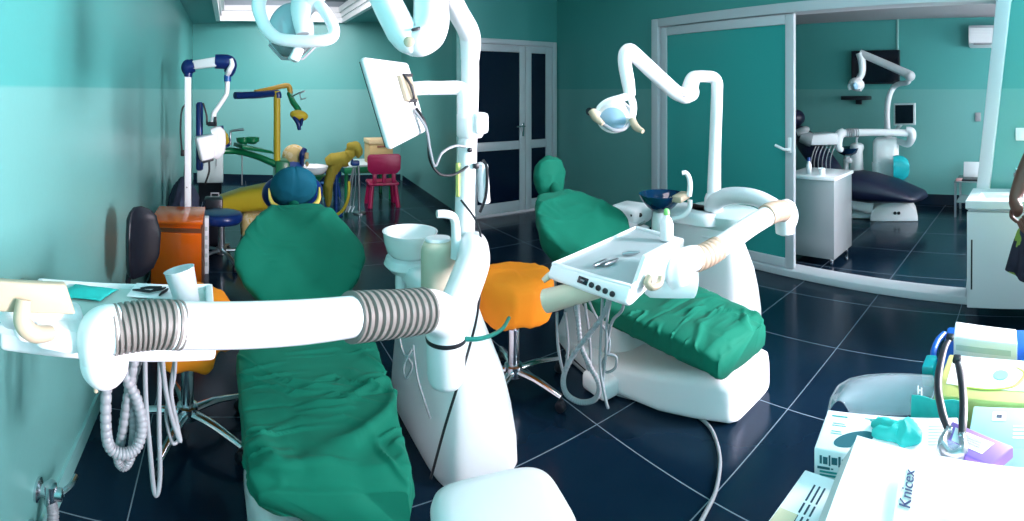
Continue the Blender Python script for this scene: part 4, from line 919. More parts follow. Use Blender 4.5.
for x, y, w in ((243, 141.5, .07), (252, 141, .075)):
    mb = MB(); mb.lathe([(w * .5, 0), (w, .03), (w * 1.05, .07), (w * .95, .07), (w * .45, .01)], at(x, y + 3, K - .1), n=22); obj('tray_dish', mb, M_kidgreen, tr)
mb = MB(); mb.tube([at(230.5, 145, K - .3), at(230.5, 133, K - .3), at(233, 130.5, K - .3), at(244, 129.5, K - .3)], [.012, .011, .012, .014], n=10); obj('handpiece', mb, M_steel, tr)
mb = MB(); mb.tube([at(242, 152, K - .25), at(242, 185, K - .25)], .006, n=8); obj('hose', mb, M_grey, tr)
mb = MB(); g = at(281, 170, K); mb.span((g.x - .07, g.y - .08, .02), (g.x + .09, g.y + .22, at(281, 160, K).z), .03); obj('unit_body', mb, M_kidgreen, ku, 45)
bc = at(313, 170, K + .3); bc.z -= .02
mb = MB(); mb.lathe([(.05, -.03), (.13, -.015), (.165, .03), (.175, .065), (.165, .066), (.12, .015), (.03, .005)], bc, n=32); obj('cuspidor_bowl', mb, M_ceramic, ku, 50)
mb = MB(); mb.lathe([(.06, -.20), (.08, -.10), (.13, -.05), (.15, -.03), (.10, -.02)], bc, n=28); mb.tube([bc + V(0, 0, -.12), bc + V(-.3, -.1, -.14)], .04, n=12); obj('bowl_holder', mb, M_kidgreen, ku, 50)
# ------------------------------------------------------------------ children's dental chair
kc = root('dental_chair', (at(262, 90, 5.0).x, at(262, 90, 5.0).y, 0), "children's dental chair with yellow leg rest and round patterned headrest near the back wall", 'dental chair')
rings = []
for i in range(21):
    t = i / 20; x = 214.5 + 52 * t; yc = 203.5 - 7.5 * t; h = lerp([(0, .035), (.1, .075), (.5, .11), (1, .12)], t); d = lerp([(0, .08), (.1, .15), (1, .2)], t)
    rings.append(sring(at(x, yc, 5.05 - .1 * t), (0, 1, 0), (.1, 0, 1), d, h, 3, 32))
mb = MB(); mb.loft(rings); obj('leg_rest', mb, M_yellow, kc, 60)
mb = MB(); a = at(262, 215, 5.0); mb.box(V(a.x, a.y + .05, .14), (.42, .36, .26), .06, seg=3); obj('chair_base', mb, M_kidprint, kc, 45)
mb = MB(); mb.tube([at(258, 198, 5.0), at(270, 194, 5.05), at(283, 188, 5.2)], [.12, .15, .14], n=24, flat=.7); obj('seat', mb, M_yellow, kc, 60)
mb = MB(); mb.tube([at(284, 190, 5.2), at(289, 178, 5.5), at(293, 167, 5.8)], [.13, .17, .12], n=24, flat=.6); obj('backrest', mb, M_kidblue, kc, 60)
mb = MB(); mb.ell(at(294, 156.5, 5.85), (.14, .10, .14), nu=32, nv=18); hr = obj('headrest', mb, M_kidprint, kc, 60)
mb = MB(); mb.tube([at(305, 149, 5.75), at(302, 155, 5.72), at(302, 166, 5.74)], [.03, .035, .02], n=12); obj('headrest_wing', mb, M_navy, hr)
mb = MB(); mb.ell(at(307, 164, 5.72), (.02, .02, .03)); mb.tube([at(306, 153, 5.73), at(306.5, 159, 5.71)], [.03, .024], n=12); obj('headrest_pad', mb, mat('tan_vinyl', (.42, .30, .14, 1), .5), hr)

# yellow cloth-draped seat by the little table
Y = 5.9
yr = root('draped_stand', (at(335, 90, Y).x, at(335, 90, Y).y, 0), "yellow cloth draped over a stand beside the children's unit", 'cloth-covered stand')
mb = MB()
rings = []
path = [(328, 206, .02), (328, 196, .05), (328.5, 184, .06), (331, 173, .07), (336, 165, .075), (342, 160, .07), (347, 156, .065), (351, 152, .07), (354, 148, .07), (356, 145, .03)]
for x, y, w in path: pass
mb.tube([at(x, y, Y) for x, y, w in path], [w for x, y, w in path], n=40, res=6, flat=.8)
mb.tube([at(350, 148, Y), at(355, 147, Y - .03), at(358, 151, Y - .04), at(358, 158, Y - .03)], [.05, .055, .04, .012], n=20)
mb.tube([at(326, 162, Y), at(334, 161, Y), at(346, 158, Y)], [.03, .08, .08], n=24)
obj('cloth', mb, M_yellowcloth, yr, 75, wr=folds(.020, 9, 6, (0, 0, 1)))
mb = MB(); a = at(336, 90, Y); mb.lathe([(.08, 0), (.08, .02), (.02, .03), (.02, .55)], V(a.x, a.y, 0), n=20); obj('stand_pole', mb, M_kidblue, yr)
mb = MB(); mb.tube([at(329, 218, 5.0), at(341, 212, 5.1), at(347, 202, 5.3), at(349, 192, 5.5), at(349, 182, 5.6)], .016, n=14); obj('suction_hose', mb, M_yellow, ku, label='yellow suction hose')
# chrome instrument stand with dangling hoses
a = at(356, 200, 6.0)
r = root('instrument_stand', (a.x, a.y, 0), 'slim chrome stand with hanging blue hoses in front of the little table', 'stand')
mb = MB(); mb.tube([V(a.x + .04, a.y, .02), V(a.x + .03, a.y, at(356, 166, 6.0).z)], .016, n=12); obj('post', mb, M_steel, r)
mb = MB(); mb.lathe([(.08, 0), (.08, .012), (.03, .02)], V(a.x + .04, a.y, 0), n=24); obj('base', mb, M_steel, r)
for dx, c_ in ((-2, M_steel), (-4.5, M_hose), (1.5, M_steel)):
    mb = MB(); mb.tube([at(355 + dx * .3, 167, 5.95), at(354 + dx, 185, 5.93), at(352 + dx, 205, 5.9), at(350 + dx, 212, 5.88), at(353 + dx, 206, 5.9)], .010, n=8); obj('hose', mb, c_, r)
mb = MB(); mb.box(at(355, 163, 5.97), (.10, .07, .06), .015); mb.tube([at(353, 163, 5.95), at(351, 157, 5.93)], .014, n=10); obj('hose_holder', mb, M_kidblue, r)

# ------------------------------------------------------------------ little table, chairs, box
T0 = 7.0
zt = at(350, 164, 6.7).z
x0, x1 = at(343, 90, 6.6).x, at(392, 90, 6.9).x
r = root('table', ((x0 + x1) / 2, 6.75, 0), "low children's table with pale top and green edge at the back wall", 'table')
mb = MB(); mb.span((x0, 6.40, zt - .03), (x1, 6.98, zt), .006); obj('tabletop', mb, mat('pale_table_top', (.55, .68, .68, 1), .3), r)
mb = MB(); mb.span((x0 + .01, 6.39, zt - .11), (x1 - .01, 6.415, zt - .03), .004); mb.span((x0 + .01, 6.42, zt - .11), (x0 + .03, 6.96, zt - .03)); mb.span((x1 - .03, 6.42, zt - .11), (x1 - .01, 6.96, zt - .03)); obj('apron', mb, M_kidgreen, r)
for xx in (x0 + .05, x1 - .05):
    for yy in (6.46, 6.92):
        mb = MB(); mb.tube([(xx, yy, 0), (xx, yy, zt - .03)], .025, n=14); obj('leg', mb, M_kidgreen, r)
def kid_chair(c, rz, m, label, s=1.0):
    c = Vector((c[0], c[1], 0)); M = Matrix.Rotation(rz, 3, 'Z')
    r = root('childrens_chair', c, label, 'chair')
    def L(x, y, z): return c + M @ Vector((x * s, y * s, z * s))
    def pl(x0, x1, y0, y1, z0, z1, bev=.012):
        mb_ = MB(); mb_.box(L((x0 + x1) / 2, (y0 + y1) / 2, (z0 + z1) / 2), ((x1 - x0) * s, (y1 - y0) * s, (z1 - z0) * s), bev, rot=M); return mb_
    obj('seat', pl(-.19, .19, -.16, .16, .27, .31, .018), m, r)
    for sx in (-1, 1):
        for sy in (-1, 1):
            mb_ = MB(); mb_.tube([L(sx * .145, sy * .12, .28), L(sx * .175, sy * .15, 0)], [.026 * s, .03 * s], n=14); obj('leg', mb_, m, r)
    mb_ = MB()
    out = [(-.205, .47), (-.21, .63), (-.19, .655), (-.17, .66), (.17, .66), (.19, .655), (.21, .63), (.205, .47), (.16, .42), (.10, .415), (-.10, .415), (-.16, .42)]
    mb_.prism(out, L(0, .0, 0) + M @ V(0, -.165 * s, 0), M @ V(s, 0, 0), V(0, 0, s), .035 * s, .008); obj('backrest', mb_, m, r)
    for sx in (-.12, 0, .12):
        obj('back_slat', pl(sx - .025, sx + .025, -.16, -.13, .30, .45, .008), m, r)
    return r
a = at(382, 199, 6.42)
kid_chair((a.x, a.y), -.12, M_magenta, "magenta plastic children's chair in front of the little table", 1.0)
a = at(330, 186, 6.95)
kid_chair((a.x, a.y), .2, M_kidblue, "blue plastic children's chair at the left end of the little table", .62)
bz = zt
b0, b1 = at(368, 90, 6.75).x, at(395, 90, 6.75).x
r = root('storage_box', ((b0 + b1) / 2, 6.6, bz), 'beige carton storage box on the little table', 'box')
ztb = at(380, 143, 6.5).z
mb = MB(); mb.span((b0 + .01, 6.45, bz), (b1 - .01, 6.72, ztb), .004); bx_ = obj('box_body', mb, M_beige, r)
mb = MB(); mb.span((b0, 6.44, ztb - .035), (b1, 6.73, ztb + .025), .004); obj('lid', mb, mat('pale_beige_carton', (.62, .50, .28, 1), .7), r)
mb = MB(); xm = (b0 + b1) / 2; mb.span((xm - .06, 6.444, ztb - .085), (xm + .06, 6.452, ztb - .06), .002); obj('hand_hole', mb, M_brown, r)

# ------------------------------------------------------------------ wall tap, floor cable, lidded bin
w0 = at(37, 489, 1.605); w0.x = -.59
r = root('wall_tap', w0, 'chrome angle valve and braided pipe low on the left wall', 'tap')
mb = MB(); mb.lathe([(.034, 0), (.034, .008), (.018, .016), (.018, .05)], w0, axis=(1, 0, 0), n=18); obj('wall_flange', mb, M_chrome, r)
v0 = w0 + V(.045, 0, 0)
mb = MB(); mb.lathe([(.012, -.032), (.021, -.03), (.021, .028), (.012, .032)], v0, n=16); mb.lathe([(.014, 0), (.018, .004), (.018, .026), (.008, .032)], v0 + V(.01, 0, 0), axis=(1, .2, 0), n=14); obj('valve', mb, M_chrome, r)
mb = MB(); mb.tube([v0 + V(.03, .005, 0), v0 + V(.05, .04, .004), v0 + V(.055, .09, .0)], .009, n=8); obj('valve_handle', mb, M_chrome, r)
mb = MB(); bellows(mb, [v0 + V(0, 0, -.02), v0 + V(.014, -.015, -.05), v0 + V(.018, -.05, -.10), v0 + V(.008, -.10, -.145), v0 + V(.0, -.17, -.165), v0 + V(-.005, -.30, -.172)], .019, 30, 12, .9); obj('braided_pipe', mb, M_hose, r)
mb = MB(); mb.tube([w0 + V(.0, -.07, -.055), w0 + V(.03, -.07, -.055), w0 + V(.05, -.06, -.085)], .012, n=10); obj('second_outlet', mb, M_chrome, r)
mb = MB(); mb.tube([atz(566, 356, .010), atz(580, 368, .010), atz(604, 388, .010), atz(632, 398, .010), atz(658, 401, .010), atz(676, 404, .010), atz(692, 412, .011), atz(708, 425, .011), atz(716, 440, .011), atz(720, 462, .011), atz(716, 490, .011), atz(706, 512, .011), atz(690, 540, .011), atz(660, 580, .011)], .0078, n=10, res=8)
obj('floor_cable', mb, M_hose, None, label='pale grey cable curving over the dark floor tiles from the chair by the sliding door', cat='cable')
c = Vector((.70, 1.175, 0))
r = root('floor_bin', c, 'white bin with a rounded lid on the floor in front of the nearer dental unit', 'bin')
def rr(z, a, b, e=4.0): return [p for p in sring(V(c.x, c.y, z), V(1, -.22, 0).normalized(), V(.22, 1, 0).normalized(), a, b, e, 64)]
mb = MB(); mb.loft([rr(0, .155, .135), rr(.01, .165, .145), rr(.24, .178, .155), rr(.255, .178, .155)]); obj('bin_body', mb, M_white2, r, 45)
mb = MB(); mb.loft([rr(.25, .183, .16), rr(.285, .186, .163), rr(.305, .180, .157), rr(.318, .165, .142, 3.6), rr(.325, .13, .11, 3.2), rr(.328, .05, .04, 2.5)]); obj('lid', mb, M_white, r, 50)
# ------------------------------------------------------------------ further room
def fw(px, py, x=FX):
    """point on a plane x = const of the further room"""
    a = (px - XC) / FPX; return at(px, py, x / math.sin(a))
# television
a, b = fw(852, 51, 6.30), fw(900, 84, 6.30)
r = root('television', (6.34, (a.y + b.y) / 2, (a.z + b.z) / 2), 'black flat television on the wall of the further room', 'television')
mb = MB(); mb.span((6.27, b.y, b.z), (6.315, a.y, a.z), .006); obj('casing', mb, M_black, r)
mb = MB(); mb.span((6.267, b.y + .012, b.z + .02), (6.271, a.y - .012, a.z - .012)); obj('screen', mb, M_screen, r)
mb = MB(); mb.box((6.333, (a.y + b.y) / 2, (a.z + b.z) / 2), (.034, .2, .2), .004); obj('wall_bracket', mb, M_grey, r)
a, b = fw(843, 96, 6.2), fw(868, 100, 6.2)
mb = MB(); mb.span((6.12, b.y, b.z), (6.35, a.y, a.z), .006); mb.span((6.32, (a.y + b.y) / 2 - .04, b.z - .06), (6.35, (a.y + b.y) / 2 + .04, b.z), .003)
obj('wall_shelf', mb, M_black, None, label='small dark shelf on the wall below the television', cat='shelf')
a, b = fw(896.5, 22, 6.33), fw(898.5, 50, 6.33)
mb = MB(); mb.span((6.33, a.y - .025, b.z), (6.352, a.y + .0, 2.36), .004); obj('cable_duct', mb, mat('pale_teal_duct', (.25, .45, .44, 1), .5), None, label='narrow vertical cable duct above the television', cat='cable duct')
# air conditioner
a = fw(969, 25, 6.2)
r = root('air_conditioner', (6.34, a.y - .38, 2.0), 'white split air conditioner high on the wall of the further room', 'air conditioner')
prof = [(6.35, 2.235), (6.17, 2.235), (6.13, 2.20), (6.12, 2.10), (6.14, 2.02), (6.20, 1.985), (6.35, 1.975)]
rings = [[V(p[0] + (.01 if k in (0, 5) else 0), y, p[1]) for p in prof] for k, y in enumerate((a.y, a.y - .01, a.y - .2, a.y - .5, a.y - .77, a.y - .78))]
mb = MB(); mb.loft(rings); obj('casing', mb, M_white2, r, 35)
mb = MB(); mb.span((6.135, a.y - .72, 2.0), (6.20, a.y - .06, 2.022), .004); obj('louvre', mb, M_grey, r)
mb = MB()
for k in range(6): mb.span((6.118, a.y - .75, 2.19 - .018 * k), (6.124, a.y - .03, 2.194 - .018 * k))
obj('front_grille', mb, M_cornice, r)
# wall sockets
s = fw(978, 117, 6.34)
mb = MB(); mb.box(s, (.018, .07, .11), .005); mb.box(s + V(-.01, 0, 0), (.008, .03, .05), .003); obj('wall_switch', mb, M_grey, None, label='small switch plate on the wall of the further room', cat='switch')
# side table with a laptop
p = at(962, 188, 6.0)
r = root('side_table', (p.x, p.y, 0), 'small glass-topped side table against the wall of the further room', 'table')
xa, xb, ya, yb = 5.75, 6.2, at(978, 180, 5.9).y - .15, at(955, 180, 5.9).y
zt = at(960, 181, 5.85).z
mb = MB(); mb.span((xa, ya, zt - .012), (xb, yb, zt), .003); obj('tabletop', mb, mat('smoky_glass', (.18, .26, .27, 1), .08), r)
mb = MB(); mb.span((xa + .02, ya + .02, .16), (xb - .02, yb - .02, .172)); obj('lower_shelf', mb, MATS['smoky_glass'], r)
for xx in (xa + .015, xb - .015):
    for yy in (ya + .015, yb - .015):
        mb = MB(); mb.span((xx - .012, yy - .012, 0), (xx + .012, yy + .012, zt - .012)); obj('leg', mb, M_steel, r)
mb = MB(); mb.span((xa + .05, ya + .06, zt + .30 - .30), (xb - .1, yb - .05, zt + .025), .004)
lp = root('laptop', ((xa + xb) / 2, (ya + yb) / 2, zt), 'open pale laptop on the glass side table', 'laptop')
yc_ = (ya + yb) / 2
mb = MB(); mb.box((xa + .14, yc_, zt + .009), (.20, .26, .016), .004); obj('keyboard', mb, M_black, lp)
mb = MB(); mb.box((xa + .27, yc_, zt + .10), (.012, .26, .18), .004, rot=(0, 14, 0)); obj('lid', mb, M_white2, lp)
mb = MB(); mb.box((xa + .07, yb - .05, zt + .012), (.10, .07, .022), .006); obj('pink_packet', mb, mat('pink_paper', (.55, .28, .28, 1), .6), None, label='small pink packet at the edge of the glass side table', cat='packet')
# steel cabinet just past the sliding frame
r = root('cabinet', (3.98, 1.75, 0), 'silver cabinet with white worktop just past the sliding door', 'cabinet')
cx0, cx1, cy0, cy1, cz = 3.86, 4.28, 1.56, 2.00, .735
mb = MB(); mb.span((cx0, cy0, .06), (cx1, cy1, cz - .03), .006); obj('body', mb, mat('silver_laminate', (.36, .40, .42, 1), .3, metal=.3), r)
mb = MB(); mb.span((cx0 - .012, cy0 - .012, cz - .03), (cx1 + .012, cy1 + .012, cz), .005); obj('worktop', mb, M_white, r)
for z0, z1 in ((.07, .27), (.28, .48), (.49, .69)):
    mb = MB(); mb.span((cx1 - .004, cy0 + .008, z0), (cx1 + .008, cy1 - .008, z1), .003); d = obj('drawer', mb, MATS['silver_laminate'], r)
    mb = MB(); yy = (cy0 + cy1) / 2; mb.tube([(cx1 + .006, yy - .06, z1 - .04), (cx1 + .03, yy - .06, z1 - .04), (cx1 + .03, yy + .06, z1 - .04), (cx1 + .006, yy + .06, z1 - .04)], .005, n=8, straight=True); obj('handle', mb, M_steel, d)
for xx in (cx0 + .04, cx1 - .04):
    for yy in (cy0 + .04, cy1 - .04):
        mb = MB(); mb.lathe([(.012, 0), (.018, .008), (.018, .05), (.014, .062)], (xx, yy, 0), n=14); obj('foot', mb, M_chrome, r)
p = V(3.93, 1.70, cz)
mb = MB(); mb.lathe([(.022, 0), (.026, .004), (.029, .058), (.031, .06), (.027, .06), (.024, .01)], p, n=22); obj('cup', mb, M_paper, None, label='white cup on the worktop of the silver cabinet', cat='cup', origin=p)
p = V(3.95, 1.83, cz)
br = root('bottle', p, 'slim pale bottle on the silver cabinet beside the white cup', 'bottle')
mb = MB(); mb.lathe([(.02, 0), (.024, .006), (.024, .08), (.012, .10), (.012, .11)], p, n=20); obj('bottle_body', mb, M_white2, br)
mb = MB(); mb.lathe([(.014, .11), (.014, .135), (.01, .14)], p, n=16); obj('cap', mb, M_kidblue, br)

# dental chair of the further room (lies across the view)
r = root('dental_chair', (5.42, 1.9, 0), 'dark navy upholstered dental chair in the further room', 'dental chair')
def Q(px, py, d): return at(px, py, d)
rings = []
for x, yc, h, w in ((834, 174, .012, .10), (836, 180, .07, .19), (844, 184, .13, .25), (858, 185.5, .155, .27), (875, 187.5, .145, .27), (892, 190, .115, .26), (908, 193.5, .08, .24), (918, 196, .055, .22), (922, 197.5, .015, .15)):
    rings.append(sring(Q(x, yc, 5.55), (math.cos(-.24), -math.sin(.24) * 0 - .2, 0), (0, 0, 1), w, h, 2.4, 36))
mb = MB(); mb.loft(rings); obj('seat', mb, M_navycloth, r, 70, wr=folds(.012, 7, 3, (0, 1, .2)))
rings = []
for x, yc, h, w, d in ((842, 180, .05, .15, 5.6), (832, 172, .10, .22, 5.65), (820, 158, .11, .26, 5.75), (808, 143, .10, .25, 5.85), (799, 131, .07, .17, 5.95), (797, 127, .02, .08, 6.0)):
    rings.append(sring(Q(x, yc, d), (1, .1, 0), (0, -.6, .8), w, h, 2.5, 36))
mb = MB(); mb.loft(rings); obj('backrest', mb, M_navycloth, r, 70)
mb = MB(); c = Q(796, 118, 6.0); mb.ell(c, (.13, .10, .10)); obj('headrest', mb, M_navycloth, r)
# base: half-moon block, sloping arm and floor plate
b0 = atz(870, 221.5, 0); b1 = atz(918, 221.5, 0)
ux = (b1 - b0).normalized(); L_ = (b1 - b0).length
uy = V(-ux.y, ux.x, 0)
uy = uy if uy.x > 0 else -uy
poly = [(L_ * .5 + L_ * .5 * math.cos(math.pi * t / 24), .215 * math.sin(math.pi * t / 24) ** .7) for t in range(25)]
mb = MB(); mb.prism([(p[0], p[1]) for p in poly], b0, ux, V(0, 0, 1), -.34 if ux.cross(V(0, 0, 1)).dot(uy) > 0 else .34, .012)
bo = obj('chair_base', mb, M_white2, r, 40)
for t in (.52, .60):
    mb = MB(); mb.lathe([(.018, 0), (.018, .006), (.012, .008)], b0 + ux * (L_ * t) - uy * .0 + V(0, 0, .095), axis=-uy, n=16); obj('socket', mb, M_black, bo)
mb = MB(); c0 = b0 + ux * (L_ * .25) + uy * .2
mb.box(V(b0.x + uy.x * .2 - ux.x * .35, b0.y + uy.y * .2 - ux.y * .35, .03), (.20, 1.0, .055), .02, rot=(0, 0, math.degrees(math.atan2(ux.y, ux.x)) - 90)); obj('floor_plate', mb, M_white2, r)
mb = MB()
A_ = Q(824, 193, 5.62); B_ = Q(872, 206, 5.66)
mb.tube([A_, (A_ + B_) / 2, B_], [.11, .10, .09], n=20, flat=1.0); mb.tube([Q(826, 190, 5.62), Q(850, 190, 5.62)], [.10, .09], n=16); obj('lift_arm', mb, M_white, r)
mb = MB(); p = atz(911, 212, .0) + uy * .5; mb.box(V(p.x + .15, p.y + .02, .11), (.30, .26, .22), .05, rot=(0, 0, -20), seg=3); obj('rear_base', mb, M_white, r)

# dental unit of the further room
r = root('dental_unit', (6.0, 1.9, 0), 'white dental unit with a turquoise tank and small monitor in the further room', 'dental unit')
d = 6.05
mb = MB(); a = Q(886, 168, d); mb.box(V(a.x, a.y, .46), (.26, .30, .92 - .06), .06, rot=(0, 0, 12), seg=3); mb.tube([Q(876, 162, d - .1), Q(878, 200, d - .1)], .05, n=14); obj('unit_body', mb, M_white, r, 45)
mb = MB()
rings = []
for x, y0, y1 in ((893, 156, 178), (897, 155, 180.5), (903, 156, 180.5), (908, 159.5, 176), (909, 163, 171)):
    t_, b_ = Q(x, y0, d - .25), Q(x, y1, d - .25); rings.append(sring((t_ + b_) / 2, (0, 0, 1), (.95, .3, 0), (t_.z - b_.z) / 2, .09, 3, 24))
mb.loft(rings); obj('tank', mb, M_tank, r, 50, label='turquoise tank')
mb = MB(); mb.tube([Q(887, 154, d), Q(887.5, 138, d), Q(887, 118, d), Q(887.5, 105, d), Q(890, 94, d), Q(894, 87, d), Q(899, 84, d - .1), Q(908, 82, d - .25), Q(909, 76, d - .3)], [.05, .04, .035, .035, .034, .032, .03, .03, .03], n=16); po = obj('pole', mb, M_white2, r)
mb = MB(); mb.tube([Q(909, 74.5, d - .3), Q(890, 66, d - .25), Q(860, 53, d - .2)], [.05, .046, .042], n=16, straight=True); mb.ell(Q(910, 76, d - .3), (.07, .06, .06)); la = obj('lamp_arm', mb, mat('pale_grey_arm', (.45, .48, .50, 1), .35), r)
mb = MB(); mb.tube([Q(860, 53, d - .2), Q(862, 62, d - .2), Q(862, 73, d - .2), Q(858, 80, d - .2)], [.05, .045, .04, .035], n=14); mb.ell(Q(856.5, 84.5, d - .25), (.11, .09, .075), (0, 15, 0)); lh = obj('lamp_head', mb, M_white, r, 50)
for pts in ([Q(851, 82, d - .28), Q(849, 86, d - .3), Q(850, 90, d - .3)], [Q(861, 87, d - .28), Q(860, 91, d - .3)]):
    mb = MB(); mb.tube(pts, [.016, .018, .014][:len(pts)], n=10); obj('lamp_handle', mb, M_white2, lh)
mb = MB(); mb.ell(Q(855.5, 86, d - .33), (.06, .03, .04), (0, 15, 0)); obj('reflector', mb, M_paleblue, lh)
mb = MB(); mb.tube([Q(838, 133.5, d - .35), Q(862, 132.5, d - .3), Q(888, 132.5, d - .25), Q(908, 133, d - .2)], [.045, .042, .04, .042], n=18); ca = obj('carrier_arm', mb, M_white, r)
mb = MB(); bellows(mb, [Q(846, 133, d - .33), Q(852, 132.8, d - .32), Q(858, 132.6, d - .3)], .052, 6, 18); obj('bellows', mb, M_grey, ca)
mb = MB(); mb.tube([Q(906, 131, d - .2), Q(911, 132, d - .2), Q(911.5, 138, d - .2), Q(908, 144, d - .15), Q(900, 142, d - .1), Q(892, 140, d)], [.05, .055, .05, .04, .035, .035], n=16); obj('arm_pivot', mb, M_white2, ca)
mb = MB(); mb.tube([Q(844, 132, d - .38), Q(839.5, 135, d - .4), Q(838, 142, d - .4), Q(839, 148, d - .4), Q(842, 150, d - .38)], [.05, .055, .05, .04, .03], n=16); obj('tray_neck', mb, M_white, ca)
mb = MB(); mb.plate([Q(810, 135, d - .6), Q(838, 133, d - .5), Q(838, 145, d - .5), Q(811, 145.5, d - .6)], .35, .02, nrm=(-1, 0, 0)); tr = obj('instrument_tray', mb, M_white2, r)
mb = MB(); mb.tube([Q(800, 137, d - .6), Q(808, 139, d - .6), Q(812, 140, d - .6)], [.05, .075, .075], n=18); mb.tube([Q(797, 133, d - .6), Q(805, 130, d - .6), Q(808, 129, d - .55)], [.04, .045, .02], n=14); obj('tray_end', mb, M_grey, tr)
for x in (816, 819, 823, 827, 831, 835):
    mb = MB(); mb.tube([Q(x, 146, d - .6), Q(x - 3, 153, d - .65), Q(x - 5, 163, d - .65), Q(x - 4, 172, d - .6)], .006, n=8); obj('hose', mb, M_hose, tr)
mb = MB(); c = Q(857, 172, d); rings = [sring(V(c.x, c.y, z), (1, 0, 0), (0, 1, 0), a, a, 2.2, 24) for z, a in ((.30, .09), (.36, .10), (.55, .075), (.72, .07), (.76, .085), (.80, .08), (.82, .05))]
mb.loft(rings); cf = obj('cup_filler', mb, M_white, r, 50)
mb = MB(); mb.tube([Q(857, 148, d), Q(856.5, 140, d), Q(858, 137, d)], [.014, .013, .012], n=10); obj('spout', mb, M_white2, cf)
mb = MB(); mb.box(Q(849, 160, d), (.16, .10, .06), .02); obj('spout_bracket', mb, M_white2, cf)
mb = MB(); c = Q(848, 152.5, d); mb.lathe([(.05, -.04), (.12, 0), (.15, .06), (.14, .06), (.05, -.01)], c, n=24); obj('cuspidor_bowl', mb, M_bowlglass, r)
mb = MB(); c = Q(846, 165, d); mb.tube([V(c.x, c.y, .02), V(c.x, c.y, c.z), Q(848, 155, d)], .035, n=12); obj('bowl_pillar', mb, M_white2, r)
q = [Q(893.5, 103.5, d - .2), Q(893.5, 125.5, d - .2), Q(915, 125, d - .3), Q(915, 103, d - .3)]
mb = MB(); mb.plate(q, .03, .006, nrm=(-1, 0, 0)); mo = obj('monitor', mb, mat('silver_plastic', (.50, .56, .57, 1), .35), r)
qc = sum(q, Vector()) / 4; n_ = (q[1] - q[0]).cross(q[3] - q[0]).normalized(); n_ = n_ if n_.x < 0 else -n_
mb = MB(); mb.plate([p + (qc - p) * .16 + n_ * .001 for p in q], .003, nrm=n_); obj('screen', mb, M_screen, mo)
mb = MB(); mb.tube([qc - n_ * .03, qc - n_ * .09 + V(-.02, .05, -.10), Q(890, 136, d)], .02, n=10); obj('monitor_arm', mb, M_white2, mo)

# ------------------------------------------------------------------ washstand and the wall behind it
vx = 3.05; vy1, vy0 = .375, -.36; vb, vt = .15, .73
wxr = wx(-.38) - .006
r = root('washstand', (3.25, 0, 0), 'white wall-hung washstand with a shallow basin beside the sliding door', 'washstand')
mb = MB(); mb.span((vx + .02, vy0, vb), (wxr, vy1, vt), .004); obj('cabinet_body', mb, M_white2, r)
ym = vy1 - .012
mb = MB(); mb.span((vx - .004, vy0 + .01, vb - .01), (vx + .019, vy1 + .004, vt - .014), .003); obj('door_front', mb, mat('white_lacquer', (.60, .64, .66, 1), .3), r)
mb = MB(); mb.plate([V(vx - .0045, vy1 - .018, vb + .10), V(vx - .0045, vy1 - .028, vb + .10), V(vx - .0045, vy1 - .030, vb + .40), V(vx - .0045, vy1 - .020, vb + .40)], .002, 0, nrm=(-1, 0, 0)); obj('grip_slot', mb, M_black, r)
# basin: slab with a sunken bowl
mb = MB(); x0, x1, y0, y1 = vx - .015, wxr, vy0 - .01, vy1 + .012; zt = .79
bx0, bx1, by0, by1 = vx + .05, wxr - .12, vy0 + .09, vy1 - .06
def R4(x0, x1, y0, y1, z): return [V(x0, y0, z), V(x1, y0, z), V(x1, y1, z), V(x0, y1, z)]
mb.loft([R4(x0 + .01, x1, y0 + .01, y1 - .01, vt), R4(x0, x1, y0, y1, vt + .01), R4(x0, x1, y0, y1, zt - .006), R4(x0 + .006, x1, y0 + .006, y1 - .006, zt), R4(bx0, bx1, by0, by1, zt), R4(bx0 + .02, bx1 - .02, by0 + .02, by1 - .02, zt - .015), R4(bx0 + .06, bx1 - .05, by0 + .07, by1 - .07, vt - .03)]); obj('basin', mb, mat('white_basin_ceramic', (.66, .70, .71, 1), .12), r, 30)
mb = MB(); mb.lathe([(.02, 0), (.022, .004), (.01, .006)], V((bx0 + bx1) / 2, (by0 + by1) / 2, vt - .031), n=18); obj('drain', mb, M_chrome, r)
fx = wxr - .06; fy = .09
mb = MB(); mb.lathe([(.024, 0), (.024, .01), (.018, .02), (.018, .085), (.022, .10), (.02, .12)], V(fx, fy, zt), n=20); mb.tube([V(fx, fy, zt + .075), V(fx - .06, fy, zt + .09), V(fx - .12, fy, zt + .075)], [.014, .013, .012], n=12); fo = obj('tap', mb, M_chrome, r)
mb = MB(); mb.tube([V(fx, fy, zt + .115), V(fx - .02, fy + .0, zt + .14), V(fx - .07, fy + .0, zt + .155)], [.010, .009, .007], n=10); obj('tap_lever', mb, M_chrome, fo)
p = V(wxr - .05, -.06, zt + .003)
br = root('soap_bottle', p, 'clear soap bottle behind the tap on the washstand', 'bottle')
mb = MB(); mb.lathe([(.028, 0), (.032, .006), (.032, .09), (.014, .115), (.014, .125)], p, n=22); obj('bottle_body', mb, M_frost, br)
mb = MB(); mb.lathe([(.014, .122), (.014, .14), (.006, .145), (.006, .165)], p, n=14); mb.tube([p + V(0, 0, .165), p + V(-.045, 0, .162)], .006, n=8); obj('pump', mb, M_white2, br)
s = V(wx(.05) - .008, .055, at(1019, 134, 3.45).z)
r = root('light_switch', s, 'white light switch on the wall above the washstand', 'switch')
mb = MB(); mb.box(s, (.014, .085, .085), .004); obj('plate', mb, M_cornice, r)
mb = MB(); mb.box(s + V(-.009, 0, 0), (.010, .035, .05), .003, rot=(0, 5, 0)); obj('rocker', mb, M_white, r)

